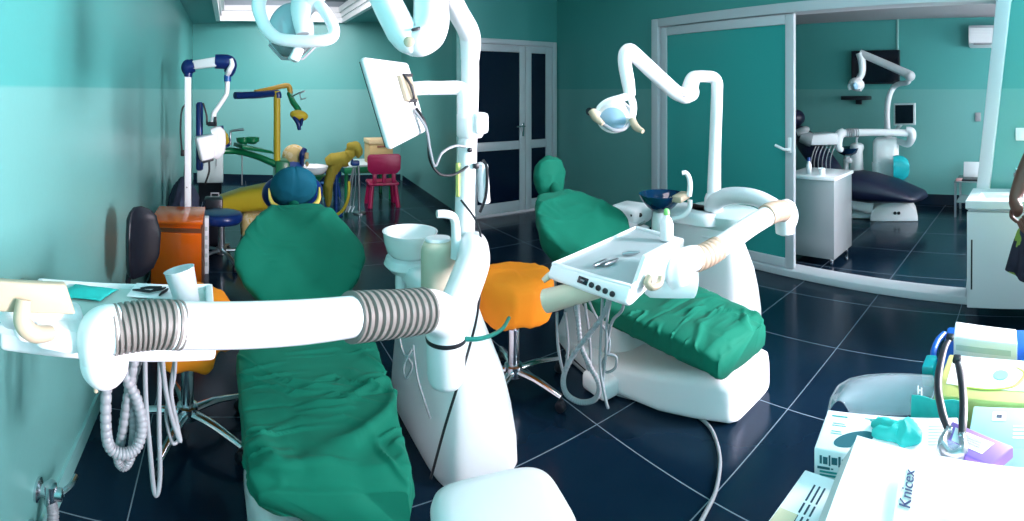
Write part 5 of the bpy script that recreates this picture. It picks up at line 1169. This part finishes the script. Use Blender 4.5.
# ------------------------------------------------------------------ person at the right-hand edge
pr = root('person', (2.44, -.31, 0), 'person in a dark floral print dress standing with hands held together before the washstand', 'person')
def skin_mesh(name, chain_list, m, parent, sub=2, label=None):
    """chains of (point, radius) joined to earlier points, grown with a Skin modifier"""
    me = bpy.data.meshes.new(name); off = WLOC[parent]
    vs = []; es = []; rad = []; idx = {}
    for chain in chain_list:
        prev = None
        for item in chain:
            if isinstance(item, str): prev = idx[item]; continue
            p, rd = Vector(item[0]), item[1]
            vs.append(p - off); rad.append(rd); i = len(vs) - 1
            if len(item) > 2: idx[item[2]] = i
            if prev is not None: es.append((prev, i))
            prev = i
    me.from_pydata(vs, es, [])
    o = bpy.data.objects.new(name, me); COL.objects.link(o); o.parent = parent; WLOC[o] = off
    md = o.modifiers.new('skin', 'SKIN'); md.use_smooth_shade = True; md.branch_smoothing = .4
    for i, sv in enumerate(me.skin_vertices[0].data):
        sv.radius = rad[i] if isinstance(rad[i], tuple) else (rad[i], rad[i]); sv.use_root = (i == 0)
    s = o.modifiers.new('sub', 'SUBSURF'); s.levels = sub; s.render_levels = sub
    me.materials.append(m)
    if label: o['label'] = label
    return o
# facing -x (towards the viewer); her right side is at +y
bx_, by_ = 2.46, -.31
el_r = V(2.50, .00, 1.12); wr_r = V(2.32, .075, .945); hd_r = V(2.265, .045, .895)
el_l = V(2.52, -.58, 1.08); wr_l = V(2.32, -.30, .92); hd_l = V(2.27, -.20, .88)
chains = [
    [(V(bx_, by_, .92), (.15, .12), 'pelvis'), (V(bx_, by_, 1.05), (.13, .105)), (V(bx_ + .01, by_, 1.20), (.145, .11), 'chest'), (V(bx_ + .015, by_, 1.34), (.12, .085), 'upper'), (V(bx_ + .01, by_, 1.42), (.055, .055)), (V(bx_ - .005, by_, 1.49), (.055, .055)), (V(bx_ - .02, by_, 1.565), (.078, .088)), (V(bx_ - .015, by_, 1.64), (.075, .085)), (V(bx_ - .01, by_, 1.69), (.045, .05))],
    ['upper', (V(bx_ + .02, by_ + .15, 1.345), .058), (V(bx_ + .035, by_ + .20, 1.28), .05), ((el_r + V(bx_ + .03, by_ + .2, 1.28)) / 2, .044), (el_r, .043), ((el_r + wr_r) / 2, .042), (wr_r, .031), (hd_r, (.046, .024))],
    ['upper', (V(bx_ + .02, by_ - .15, 1.345), .058), (V(bx_ + .035, by_ - .20, 1.28), .05), ((el_l + V(bx_ + .03, by_ - .2, 1.28)) / 2, .044), (el_l, .038), ((el_l + wr_l) / 2, .035), (wr_l, .025), (hd_l, (.036, .020))],
]
for s in (-1, 1):
    chains.append(['pelvis', (V(bx_, by_ + s * .09, .84), .095), (V(bx_, by_ + s * .10, .66), .078), (V(bx_ - .01, by_ + s * .10, .49), .055), (V(bx_ + .015, by_ + s * .10, .34), .054), (V(bx_ + .015, by_ + s * .10, .10), .036), (V(bx_ - .02, by_ + s * .10, .045), .038), (V(bx_ - .14, by_ + s * .11, .028), .028)])
body = skin_mesh('body', chains, M_skin, pr)
def fingers(h, wrist, side, spread):
    d = (h - wrist).normalized(); pn = Vector(side).normalized(); lat = d.cross(pn).normalized()
    for k, L in enumerate((.072, .080, .076, .060)):
        b = h + lat * (spread * (k - 1.5)); c1 = b + d * .03
        c2 = c1 + (d * .75 + pn * .55).normalized() * L * .5; c3 = c2 + (d * .3 + pn * .9).normalized() * L * .38
        skin_mesh('finger', [[(b - d * .012, .0105), (c1, .0095), (c2, .0088), (c3, .0072)]], M_skin, body, 2)
    b = wrist + d * .02 - lat * spread * 1.6
    skin_mesh('thumb', [[(b, .011), (b + (d * .6 - lat * .7).normalized() * .035, .0105), (b + (d * .9 - lat * .35 + pn * .3).normalized() * .066, .0085)]], M_skin, body, 2)
fingers(hd_r + V(-.0, -.012, -.018), wr_r, (.35, -.75, -.3), .0215)
fingers(hd_l + V(-.0, .012, -.016), wr_l, (.35, .75, -.3), -.0185)
# face, hair
hc = V(bx_ - .02, by_, 1.595)
mb = MB(); mb.ell(hc + V(.028, 0, .035), (.098, .088, .108)); mb.ell(hc + V(.10, 0, .06), (.05, .05, .05)); obj('hair', mb, M_hair, pr)
for s in (-1, 1):
    mb = MB(); mb.ell(hc + V(-.076, s * .032, .0), (.010, .016, .009)); obj('eye', mb, M_white, body)
    mb = MB(); mb.ell(hc + V(-.083, s * .032, .0), (.005, .007, .007)); obj('pupil', mb, M_black, body)
    mb = MB(); mb.ell(hc + V(.01, s * .088, -.01), (.020, .010, .030)); obj('ear', mb, M_skin, body)
mb = MB(); mb.tube([hc + V(-.078, 0, .01), hc + V(-.093, 0, -.02), hc + V(-.100, 0, -.032), hc + V(-.085, 0, -.042)], [.008, .011, .015, .010], n=12); obj('nose', mb, M_skin, body)
mb = MB(); mb.tube([hc + V(-.076, -.024, -.065), hc + V(-.088, 0, -.065), hc + V(-.076, .024, -.065)], [.004, .010, .004], n=10); obj('mouth', mb, mat('lips', (.12, .03, .03, 1), .5), body)
# dress: yoke, waist and a flared skirt
rings = []
for z, a, b, dx in ((1.40, .075, .09, .01), (1.385, .10, .16, .015), (1.33, .125, .195, .015), (1.22, .155, .185, .01), (1.08, .145, .165, 0), (.98, .165, .19, 0), (.84, .21, .32, -.01), (.77, .22, .36, -.01), (.70, .23, .38, -.01), (.58, .25, .405, -.01), (.575, .24, .395, -.01)):
    ring = []
    for j in range(96):
        t = 2 * math.pi * j / 96; k = max(0, (1.0 - z) / .45)
        f = 1 + .05 * k * math.sin(9 * t + 1) + .03 * k * math.sin(5 * t)
        ring.append(V(bx_ + dx + a * f * math.cos(t), by_ + b * f * math.sin(t), z))
    rings.append(ring)
mb = MB(); mb.loft(rings); obj('dress', mb, M_dress, pr, 75)
for s in (-1, 1):
    mb = MB(); mb.tube([V(bx_ + .018, by_ + s * .12, 1.35), V(bx_ + .025, by_ + s * .18, 1.32), V(bx_ + .035, by_ + s * .215, 1.25), V(bx_ + .04, by_ + s * .235, 1.19)], [.07, .074, .07, .066], n=24); obj('sleeve', mb, M_dress, pr, 60)
    mb = MB(); mb.ell(V(bx_ - .055, by_ + s * .105, .03), (.135, .048, .032), e=2.6); obj('shoe', mb, M_black, pr)
# ------------------------------------------------------------------ the desk at the lower right and what is piled on it
DZT = .75
r = root('desk', (.93, -.27, 0), 'pale desk at the lower right buried under cartons and paper', 'desk')
poly = [(.45, -.90), (1.42, -.90), (1.42, .235), (1.01, .215), (.93, .35), (.45, .35)]
mb = MB(); mb.prism(poly, (0, 0, DZT), (1, 0, 0), (0, 1, 0), .03, .004); obj('desktop', mb, M_desk, r)
for x, y in ((.50, -.85), (1.36, -.85), (1.36, .16), (.50, .29)):
    mb = MB(); mb.span((x - .02, y - .02, 0), (x + .02, y + .02, DZT - .03), .003); obj('leg', mb, M_steel, r)
mb = MB(); mb.span((.53, -.84, .62), (1.33, -.82, DZT - .03)); obj('modesty_panel', mb, M_desk, r)

def carton_frame(p0, u, v):
    u = Vector(u).normalized(); v = Vector(v); v = (v - u * v.dot(u)).normalized(); return Vector(p0), u, v
def cbox(mb, p0, u, v, a, b, z0, z1, bev=.003):
    q = [p0, p0 + u * a, p0 + u * a + v * b, p0 + v * b]
    mb.plate([V(p.x, p.y, z1) for p in q], z1 - z0, bev, nrm=(0, 0, 1))
def blob(mb, pts, z, th=.0008):
    n = len(pts); mb.add([V(p[0], p[1], z) for p in pts] + [V(p[0], p[1], z - th) for p in pts], [list(range(n)), list(range(2 * n - 1, n - 1, -1))] + [[i, (i + 1) % n, n + (i + 1) % n, n + i] for i in range(n)])

# glove carton
gp, gu, gv = carton_frame((.805, .363, 0), (.044, -.246, 0), (.103, .034, 0))
r = root('glove_carton', (.86, .27, DZT), 'white carton of disposable gloves with turquoise glove print, next to the face shield', 'carton')
mb = MB(); cbox(mb, gp, gu, gv, .25, .110, DZT, .830); gb = obj('carton_body', mb, M_paper, r)
def G(a, b): p = gp + gu * a + gv * b; return (p.x, p.y)
def gl(fn, mbm, m, nm='print'): mb = MB(); fn(mb); return obj(nm, mb, m, r)
zt = .8306
hole = [G(.105 + .055 * math.cos(t) * (1 if math.cos(t) > 0 else .95), .052 + .026 * math.sin(t) - .10 * (.055 * math.cos(t))) for t in [2 * math.pi * k / 28 for k in range(28)]]
mb = MB(); blob(mb, [G(.064 + .034 * math.cos(t), .036 + .020 * math.sin(t) + .4 * .034 * math.cos(t)) for t in [2 * math.pi * k / 28 for k in range(28)]], zt); obj('opening', mb, M_dtealink, r)
mb = MB(); mb.ell(V(*G(.152, .056), .836), (.030, .026, .012), (0, 0, 30), nu=30, nv=14); mb.tube([V(*G(.135, .060), .836), V(*G(.115, .073), .834), V(*G(.09, .078), .833)], [.014, .011, .006], n=12); mb.tube([V(*G(.14, .045), .836), V(*G(.12, .05), .835), V(*G(.10, .056), .833)], [.012, .010, .006], n=12)
obj('glove_tuft', mb, M_turq, r, 70, wr=folds(.006, 30, 3, (0, 0, 1)))
mb = MB()
for a, b, w, h in ((.012, .092, .030, .003), (.075, .094, .030, .002), (.085, .090, .02, .002), (.018, .072, .022, .0012), (.018, .066, .026, .0012), (.02, .050, .018, .0012), (.02, .044, .02, .0012)):
    blob(mb, [G(a, b), G(a + w, b), G(a + w, b + h), G(a, b + h)], zt)
obj('print', mb, M_tealink, r)
mb = MB()
for k in range(7): blob(mb, [G(.195, .082 - .008 * k), G(.195 + (.045 if k % 3 else .032), .082 - .008 * k), G(.195 + (.045 if k % 3 else .032), .0835 - .008 * k), G(.195, .0835 - .008 * k)], zt)
obj('print', mb, M_paperg, r)
def side(a, z): p = gp + gu * a - gv * .0008; return V(p.x, p.y, z)
mb = MB()
for a0, a1, z0, z1 in ((.010, .014, .806, .820), (.016, .024, .806, .818), (.026, .029, .804, .822), (.031, .041, .807, .819), (.043, .047, .804, .822), (.049, .060, .806, .818), (.006, .028, .797, .801), (.030, .034, .798, .800), (.056, .064, .796, .801)):
    mb.plate([side(a0, z0), side(a1, z0), side(a1, z1), side(a0, z1)], .0006, nrm=-gv)
obj('side_print', mb, M_dtealink, r)
mb = MB()
for k in range(5):
    z = .791 - .006 * k; mb.plate([side(.010, z), side(.010 + (.05 - .006 * (k % 2)), z), side(.060 - .006 * (k % 2), z + .0032), side(.010, z + .0032)], .0006, nrm=-gv)
obj('side_print', mb, M_tealink, r)

# big white paper bag lying on the desk, with a handwritten label
pp, pu, pv_ = carton_frame((.797, .281, 0), (-.1467, -.272 * 0 - .02, 0), (0, -1, 0))
r = root('paper_bag', (.65, .08, DZT), 'large white paper bag lying flat with a handwritten label, in front of the glove carton', 'bag')
def bagtop(s, t):
    x = .797 - .36 * s - .04 * t; y = .281 - .06 * s * 0 - .47 * t - .03 * s
    z = .878 - .01 * s + .006 * noise.noise(V(s * 3, t * 3, 1)) + .012 * max(0, t - .35) * max(0, s - .1)
    cr = 1 - min(1, abs((s - .30) - .55 * (t - .35)) / .05); z += .010 * max(0, cr) * max(0, min(1, (t - .25) * 4))
    cr2 = 1 - min(1, abs((s - .22) + .15 * (t - .5)) / .04); z -= .010 * max(0, cr2) * max(0, min(1, (t - .4) * 4))
    return V(x, y, z)
N, Mn = 40, 50
top = [[bagtop(i / N, j / Mn) for j in range(Mn + 1)] for i in range(N + 1)]
mb = MB(); vs = []; fs = []
for i in range(N + 1):
    for j in range(Mn + 1): vs.append(top[i][j])
for i in range(N):
    for j in range(Mn): a = i * (Mn + 1) + j; fs.append([a, a + Mn + 1, a + Mn + 2, a + 1])
rim = [(i, 0) for i in range(N + 1)] + [(N, j) for j in range(1, Mn + 1)] + [(i, Mn) for i in range(N - 1, -1, -1)] + [(0, j) for j in range(Mn - 1, 0, -1)]
base = len(vs)
for i, j in rim: p = top[i][j]; vs.append(V(p.x, p.y, DZT + .001))
k = len(rim)
for q in range(k):
    a = rim[q]; b = rim[(q + 1) % k]; fs.append([a[0] * (Mn + 1) + a[1], b[0] * (Mn + 1) + b[1], base + (q + 1) % k, base + q])
fs.append([base + q for q in range(k)])
mb.add(vs, fs); obj('bag_body', mb, M_paper, r, 35)
lo_ = atz(905, 513, .878); l1 = atz(909, 482, .881) - lo_; ux = l1.normalized(); uy = V(-ux.y, ux.x, 0)
mb = MB(); q = [lo_ + ux * -.02 - uy * .014, lo_ + ux * .085 - uy * .014, lo_ + ux * .085 + uy * .014, lo_ + ux * -.02 + uy * .014]
mb.plate([p + V(0, 0, .0045) for p in q], .0012, nrm=(0, 0, 1)); lb = obj('label', mb, mat('tape_label', (.74, .80, .78, 1), .4), r)
text('handwriting', 'Knicex', .0235, mat('blue_ink', (.03, .05, .14, 1), .6), lb, lo_ - uy * .007 + V(0, 0, .0047), ux, uy, shear=.25)
mb = MB()
e0 = bagtop(0, 0); e1 = bagtop(1, 0)
mb.plate([e0 + V(0, .0, -.004), e1 + V(0, 0, -.004), e1 + V(.0, .030, -.055), e0 + V(.006, .030, -.055)], .003, .001, nrm=(0, .6, 1)); obj('gusset', mb, M_paperg, r)
# loose sheets over its right corner
def sheetfn(s, t): return V(.61 + .20 * s - .03 * t, .075 - .28 * t - .02 * s, .892 + .012 * s + .004 * math.sin(5 * s + 2 * t))
mb = MB(); mb.sheet(lambda s, t: V(.56 + .075 * s + .04 * t, .12 - .30 * t - .02 * s, .894 + .008 * math.sin(3 * s) + .012 * t), 14, 14)
obj('paper_sheet', mb, M_paper, None, 60, label='creased white sheet lying across the corner of the paper bag', cat='paper', solid=.0012)
# small open carton at the lower left of the pile
r = root('leaflet_carton', (.72, .33, DZT), 'small white carton with printed columns of text at the lower left of the pile', 'carton')
mb = MB(); mb.plate([V(.79, .373, .80), V(.62, .380, .80), V(.62, .292, .80), V(.79, .292, .80)], .048, .002, nrm=(0, 0, 1)); obj('carton_body', mb, M_paper, r)
mb = MB()
for k in range(3):
    for s, w in ((0, .035), (.04, .02), (.065, .03)): mb.plate([V(.765 - s - w, .345 - .009 * k, .8008), V(.765 - s, .345 - .009 * k, .8008), V(.765 - s, .342 - .009 * k, .8008), V(.765 - s - w, .342 - .009 * k, .8008)], .0006, nrm=(0, 0, 1))
obj('print', mb, M_ink, r)
mb = MB(); mb.plate([V(.70, .374, .8012), V(.63, .377, .8012), V(.63, .345, .8012), V(.70, .343, .8012)], .0012, nrm=(0, 0, 1)); obj('beige_panel', mb, mat('beige_card', (.62, .55, .38, 1), .6), r)

# flat pale-teal carton under the purple packet
r = root('flat_carton', (.90, .0, DZT), 'flat pale teal carton under the purple packet', 'carton')
mb = MB(); mb.span((.862, -.20, DZT), (.972, .108, .845), .003); obj('carton_body', mb, mat('pale_teal_carton', (.34, .60, .62, 1), .5), r)
mb = MB(); mb.span((.93, .045, .845), (.955, .07, .8458)); obj('sticker', mb, M_paper, r)
mb = MB(); mb.plate([V(.938, .052, .8464), V(.947, .052, .8464), V(.947, .062, .8464), V(.938, .062, .8464)], .0005, nrm=(0, 0, 1)); obj('sticker_mark', mb, M_ink, r)
mb = MB()
for k in range(4): mb.span((.885 + .010 * k, -.02, .845), (.889 + .010 * k, .03, .8456))
obj('print', mb, M_paper, r)
# purple packet
pa, u_, v_ = carton_frame((.852, .062, 0), (.092, .062, 0), (-.06, .09, 0))
r = root('packet', (.90, .08, .84), 'purple packet with a white panel leaning beside the glove carton', 'packet')
q = [atz(952, 420, .866), atz(1014, 446, .868), atz(990, 466, .868), atz(941, 444, .866)]
mb = MB(); mb.plate(q, .02, .004, nrm=(0, 0, 1)); obj('packet_body', mb, M_purple, r)
qc = sum(q, Vector()) / 4; n_ = (q[1] - q[0]).cross(q[3] - q[0]).normalized(); n_ = n_ if n_.z > 0 else -n_
def PK(s, t): return q[0] + (q[1] - q[0]) * s + (q[3] - q[0]) * t + n_ * .0008
mb = MB(); mb.plate([PK(.10, .22), PK(.72, .18), PK(.60, .70), PK(.12, .72)], .0008, nrm=n_); pn = obj('white_panel', mb, M_paper, r)
mb = MB()
for k in range(4): mb.plate([PK(.20, .32 + .08 * k) + n_ * .001, PK(.55, .30 + .08 * k) + n_ * .001, PK(.55, .32 + .08 * k) + n_ * .001, PK(.20, .34 + .08 * k) + n_ * .001], .0006, nrm=n_)
obj('print', mb, mat('lilac_print', (.55, .42, .74, 1), .5), r)
# yellow carton
r = root('yellow_carton', (1.07, .05, DZT), 'pale yellow carton with a lime swirl and blue dot, in front of the blue box', 'carton')
mb = MB(); mb.plate([V(.995, .190, .845), V(1.155, .185, .845), V(1.13, -.14, .845), V(.972, -.14, .845)], .094, .004, nrm=(0, 0, 1)); obj('carton_body', mb, M_yelbox, r)
mb = MB(); mb.plate([V(1.035, .172, .8462), V(1.15, .172, .8462), V(1.135, -.02, .8462), V(1.02, -.02, .8462)], .0008, nrm=(0, 0, 1)); obj('white_field', mb, M_paper, r)
mb = MB(); blob(mb, [(1.078 + .018 * math.cos(t), .062 + .016 * math.sin(t)) for t in [2 * math.pi * k / 26 for k in range(26)]], .8474); obj('blue_dot', mb, mat('sky_blue_print', (.22, .58, .70, 1), .5), r)
mb = MB(); mb.tube([V(1.03, .15, .8462), V(1.025, .09, .8462), V(1.035, .04, .8462), V(1.06, .018, .8462), V(1.09, .012, .8462), V(1.11, .03, .8462)], [.002, .003, .004, .005, .004, .002], n=8, flat=.3); obj('lime_swirl', mb, M_lime, r)
mb = MB(); mb.plate([V(.990, .1906, .835), V(1.15, .1862, .835), V(1.15, .1862, .765), V(.990, .1906, .765)], .0006, nrm=(0, 1, 0)); obj('lime_end', mb, M_lime, r)
# blue box with a white carton and a clear bag on it
r = root('plastic_box', (1.29, .05, DZT), 'bright blue plastic box at the far edge of the desk', 'box')
mb = MB(); mb.plate([V(1.185, .215, .805), V(1.375, .225, .805), V(1.375, -.20, .805), V(1.175, -.20, .805)], .055, .008, nrm=(0, 0, 1)); obj('box_body', mb, M_bluebox, r)
mb = MB(); mb.tube([V(1.20, .226, .80), V(1.24, .238, .80), V(1.30, .238, .80), V(1.34, .228, .80)], .008, n=10); obj('handle', mb, M_bluebox, r)
mb = MB(); mb.box((1.185, .236, .785), (.06, .03, .05), .008); obj('clip', mb, M_tank, r)
r = root('white_carton', (1.25, .11, .805), 'slim white carton lying on the blue plastic box', 'carton')
mb = MB(); mb.plate([V(1.222, .185, .852), V(1.305, .192, .852), V(1.275, .035, .852), V(1.20, .03, .852)], .046, .003, nrm=(0, 0, 1)); obj('carton_body', mb, M_paper, r)
mb = MB(); a_, b_ = V(1.221, .178, 0), V(1.203, .045, 0); nn = V(-.98, .14, 0)
mb.plate([V(a_.x, a_.y, .835) + nn * .0025, V(b_.x, b_.y, .835) + nn * .0025, V(b_.x, b_.y, .822) + nn * .0025, V(a_.x, a_.y, .822) + nn * .0025], .0008, nrm=nn); obj('print', mb, M_paperg, r)
mb = MB(); rings = []
for i in range(15):
    t = i / 14; rings.append(sring(V(1.27, .01 - .20 * t, .843), (1, 0, 0), (0, 0, 1), .075 * lerp([(0, .3), (.15, .9), (.8, 1), (1, .5)], t), .028 * lerp([(0, .15), (.2, 1), (.8, 1), (1, .3)], t), 2.8, 28))
mb.loft(rings); obj('clear_bag', mb, M_film, None, 70, label='clear plastic bag of white wadding on the blue box, at the picture edge', cat='bag', wr=folds(.008, 20, 8, (0, 1, .3)))
MATS_ok = True
# turquoise cloth strip
mb = MB(); mb.sheet(lambda s, t: V(.961 + .022 * t + .004 * math.sin(9 * s), .232 - .095 * s, .762 + .082 * t), 16, 10)
obj('face_mask', mb, M_turq, None, 70, label='turquoise folded face mask between the face shield and the yellow carton', cat='mask', solid=.004, wr=folds(.006, 18, 2, (1, 0, 0)))
# clear face shield
r = root('face_shield', (1.06, .31, DZT), 'clear plastic face shield jutting over the desk edge behind the glove carton', 'face shield')
out = [(828, 411), (831, 396), (838, 384), (850, 377), (866, 373.5), (890, 372), (912, 372.5), (932, 374)]
def shield(s, t):
    k = s * (len(out) - 1); i = min(int(k), len(out) - 2); f = k - i
    x = out[i][0] * (1 - f) + out[i + 1][0] * f; y = out[i][1] * (1 - f) + out[i + 1][1] * f
    far = atz(x, y, .80); near = V(.965 + .05 * s, .355 - .17 * s, .80)
    p = far.lerp(near, t); p.z = .795 + .028 * math.sin(math.pi * t) * 1.0; return p
mb = MB(); mb.sheet(shield, 42, 12); obj('visor', mb, M_clear, r, 70, solid=.0014)
mb = MB(); mb.tube([shield(i / 40, 0) for i in range(41)], .0022, n=6, straight=True); obj('visor_edge', mb, M_hose, r)
mb = MB()
for a_, b_ in (((918, 386), (918, 394)), ((918, 390), (921, 390.5)), ((921.5, 388), (921.5, 396))):
    mb.tube([atz(a_[0], a_[1], .824), atz(b_[0], b_[1], .824)], .0016, n=6)
obj('printed_mark', mb, M_paper, r)
# safety glasses: two black temples, clear front
r = root('safety_glasses', atz(955, 438, .86), 'safety glasses with long black temples lying across the yellow carton', 'glasses')
z_ = .868
for pts in ([(950, 339), (945, 347), (941, 362), (938.5, 378), (938.5, 392), (941, 406), (944, 418), (949, 431)], [(957, 361), (960, 372), (962.5, 388), (963.5, 405), (963, 422), (962, 437)]):
    mb = MB(); n_ = len(pts)
    P_ = [atz(x, y, z_ + .012 * math.sin(math.pi * i / (n_ - 1))) for i, (x, y) in enumerate(pts)]
    mb.tube(P_, [.006] + [.0078] * (n_ - 2) + [.0065], n=12, flat=.75); tp = obj('temple', mb, M_black, r, 50)
    mb = MB(); mb.box(P_[0] + V(0, 0, .004), (.022, .018, .012), .004); obj('temple_tip', mb, M_black, tp)
    mb = MB(); mb.box(P_[-1], (.016, .012, .012), .003); mb.box(P_[-1] + V(-.004, .0, .006), (.010, .010, .004), .001); obj('hinge', mb, M_chrome, tp)
mb = MB()
A_ = atz(949, 431, z_); B_ = atz(962, 437, z_); dd = (B_ - A_)
mb.tube([A_, A_ + V(-.03, .006, -.004), A_ + dd * .5 + V(-.045, 0, -.006), B_ + V(-.03, -.006, -.004), B_], [.006, .009, .007, .009, .006], n=10, flat=1.4); obj('front_frame', mb, M_steel, r)
for k in (.2, .8):
    mb = MB(); c = A_ + dd * k + V(-.036, 0, -.006); mb.ell(c, (.006, .020, .016)); obj('lens', mb, M_clear, r)
# cup and instruments on the trays
p = V(-.100, 1.245, .9245)
ax = V(-.28, .1, 1).normalized()
mb = MB(); mb.lathe([(.026, 0), (.030, .003), (.038, .085), (.040, .087), (.036, .087), (.028, .006)], p, axis=ax, n=30); obj('plastic_cup', mb, M_frost, None, 50, label='translucent plastic cup standing at the right end of the nearer instrument tray', cat='cup', origin=p)
c0 = atz(157, 295, .918)
mb = MB(); mb.plate([c0 + V(-.075, -.03, .006), c0 + V(.07, -.03, .006), c0 + V(.08, .06, .006), c0 + V(-.065, .06, .006)], .004, .002, nrm=(0, 0, 1)); obj('paper_napkin', mb, M_paper, None, label='square white paper napkin under the small instruments on the nearer tray', cat='napkin')
random.seed(4)
for k, lab in enumerate(('dark pointed instrument, uppermost on the white napkin', 'dark angled probe lying in the middle of the white napkin', 'small dark clip lowest on the white napkin', 'dark curved instrument at the right end of the white napkin')):
    b = c0 + V(-.035 + .018 * k, -.008 + .012 * ((k * 2) % 3), .0105); a_ = .25 + .5 * k
    d_ = V(math.cos(a_ - .5), math.sin(a_ - .5) * .7, 0)
    mb = MB(); mb.tube([b - d_ * .03, b - d_ * .008 + V(0, 0, .002), b + d_ * .015 + V(0, 0, .002), b + d_ * .028 + V(0, 0, .004)], [.002, .004, .004, .0015], n=8); obj('dental_instrument', mb, M_black, None, label=lab, cat='instrument', group='instruments on the nearer tray')
g0 = atz(84, 298, .918)
mb = MB(); mb.sheet(lambda s, t: g0 + V(-.075 + .12 * s + .03 * t, -.012 + .085 * t, .004 + .012 * math.sin(math.pi * s) * math.sin(math.pi * t)), 16, 12); obj('face_mask', mb, M_turq, None, 70, label='turquoise cloth mask lying on the nearer instrument tray beside its cream panel', cat='mask', solid=.003, wr=folds(.004, 25, 2, (1, 0, 0)))
for k, (x0, y0, x1, y1, lab) in enumerate(((594, 266, 606, 260.5, 'short steel handpiece lying on the tray by the display'), (604, 265, 618, 259.5, 'second steel handpiece beside the first on the tray'), (622, 253.5, 640, 252.5, 'slim steel handpiece at the back of the tray by the spray bottle'))):
    a_, b_ = atz(x0, y0, .757), atz(x1, y1, .757)
    if k == 2: a_, b_ = atz(x0, y0, .757), atz(x1, y1, .757)
    mb = MB(); mb.tube([a_, a_.lerp(b_, .3), a_.lerp(b_, .7), b_ + V(0, 0, .004)], [.006, .010, .009, .004], n=12); obj('handpiece', mb, M_steel, None, label=lab, cat='instrument', group='handpieces on the further tray')
p = atz(682, 246, .747); p = V(1.80, 1.555, .7505)
r = root('spray_bottle', p, 'small white bottle with a green cap standing on the further instrument tray', 'bottle')
mb = MB(); mb.lathe([(.026, 0), (.031, .005), (.031, .075), (.024, .095), (.013, .11), (.013, .12)], p, n=26); obj('bottle_body', mb, M_white, r)
mb = MB(); mb.lathe([(.014, .118), (.015, .122), (.013, .14), (.007, .146)], p, n=18); obj('cap', mb, mat('light_green_plastic', (.20, .62, .18, 1), .4), r)
# ------------------------------------------------------------------ light
def area(name, loc, tgt, sx, sy, e, col=(1, 1, 1)):
    l = bpy.data.lights.new(name, 'AREA'); l.shape = 'RECTANGLE'; l.size = sx; l.size_y = sy; l.energy = e; l.color = col
    o = bpy.data.objects.new(name, l); COL.objects.link(o); o.location = loc
    o.rotation_euler = (Vector(tgt) - Vector(loc)).to_track_quat('-Z', 'Y').to_euler(); return o
area('window_daylight', ((W0 + W1) / 2, WY - 0.16, 1.55), ((W0 + W1) / 2 - .5, 2.0, 1.2), 2.7, 1.5, 15, (1.0, 0.84, 0.93))
area('side_window_daylight', (wx(-1.15) + 0.16, (RA + RBY) / 2, 1.6), (-.6, -.3, 1.2), 1.2, 1.6, 1000, (1.0, 0.84, 0.93))
area('far_window_daylight', (5.1, -2.12, 1.5), (5.1, 2.0, 1.2), 1.8, 1.3, 150, (1.0, 0.9, 0.95))
tl = area('tray_fill_light', (0.8, 5.9, CEIL + 0.26), (0.8, 8.0, 0.6), 1.4, 0.8, 105, (1.0, 0.9, 0.95)); tl.data.spread = R(125)  # added fill light inside the recess, aimed to brighten the back wall
area('overhead_fill', (1.3, 2.4, CEIL2 - .03), (1.3, 2.4, 0), 1.2, 0.9, 22, (1.0, 0.86, 0.94))  # added unseen fill from above, keeps the white tops neutral
w = bpy.data.worlds.new('World'); scene.world = w; w.use_nodes = True
bg = w.node_tree.nodes['Background']; bg.inputs[0].default_value = (0.75, 0.88, 1.0, 1); bg.inputs[1].default_value = 1.0

cam = bpy.data.cameras.new('Camera'); cam.type = 'PANO'; cam.panorama_type = 'CENTRAL_CYLINDRICAL'
cam.central_cylindrical_range_u_min = -229 / 510; cam.central_cylindrical_range_u_max = 795 / 510
cam.central_cylindrical_range_v_min = -431 / 510; cam.central_cylindrical_range_v_max = 90 / 510
cam.central_cylindrical_radius = 1.0
co = bpy.data.objects.new('Camera', cam); COL.objects.link(co); co.location = (0, 0, EYE); co.rotation_euler = (R(90), 0, 0)
scene.camera = co
vs = scene.view_settings; vs.view_transform = 'Standard'; vs.look = 'None'; vs.gamma = 1.0; vs.use_curve_mapping = False; vs.exposure = 0.0
scene.cycles.use_denoising = True
scene.cycles.max_bounces = 8
scene.cycles.transparent_max_bounces = 12
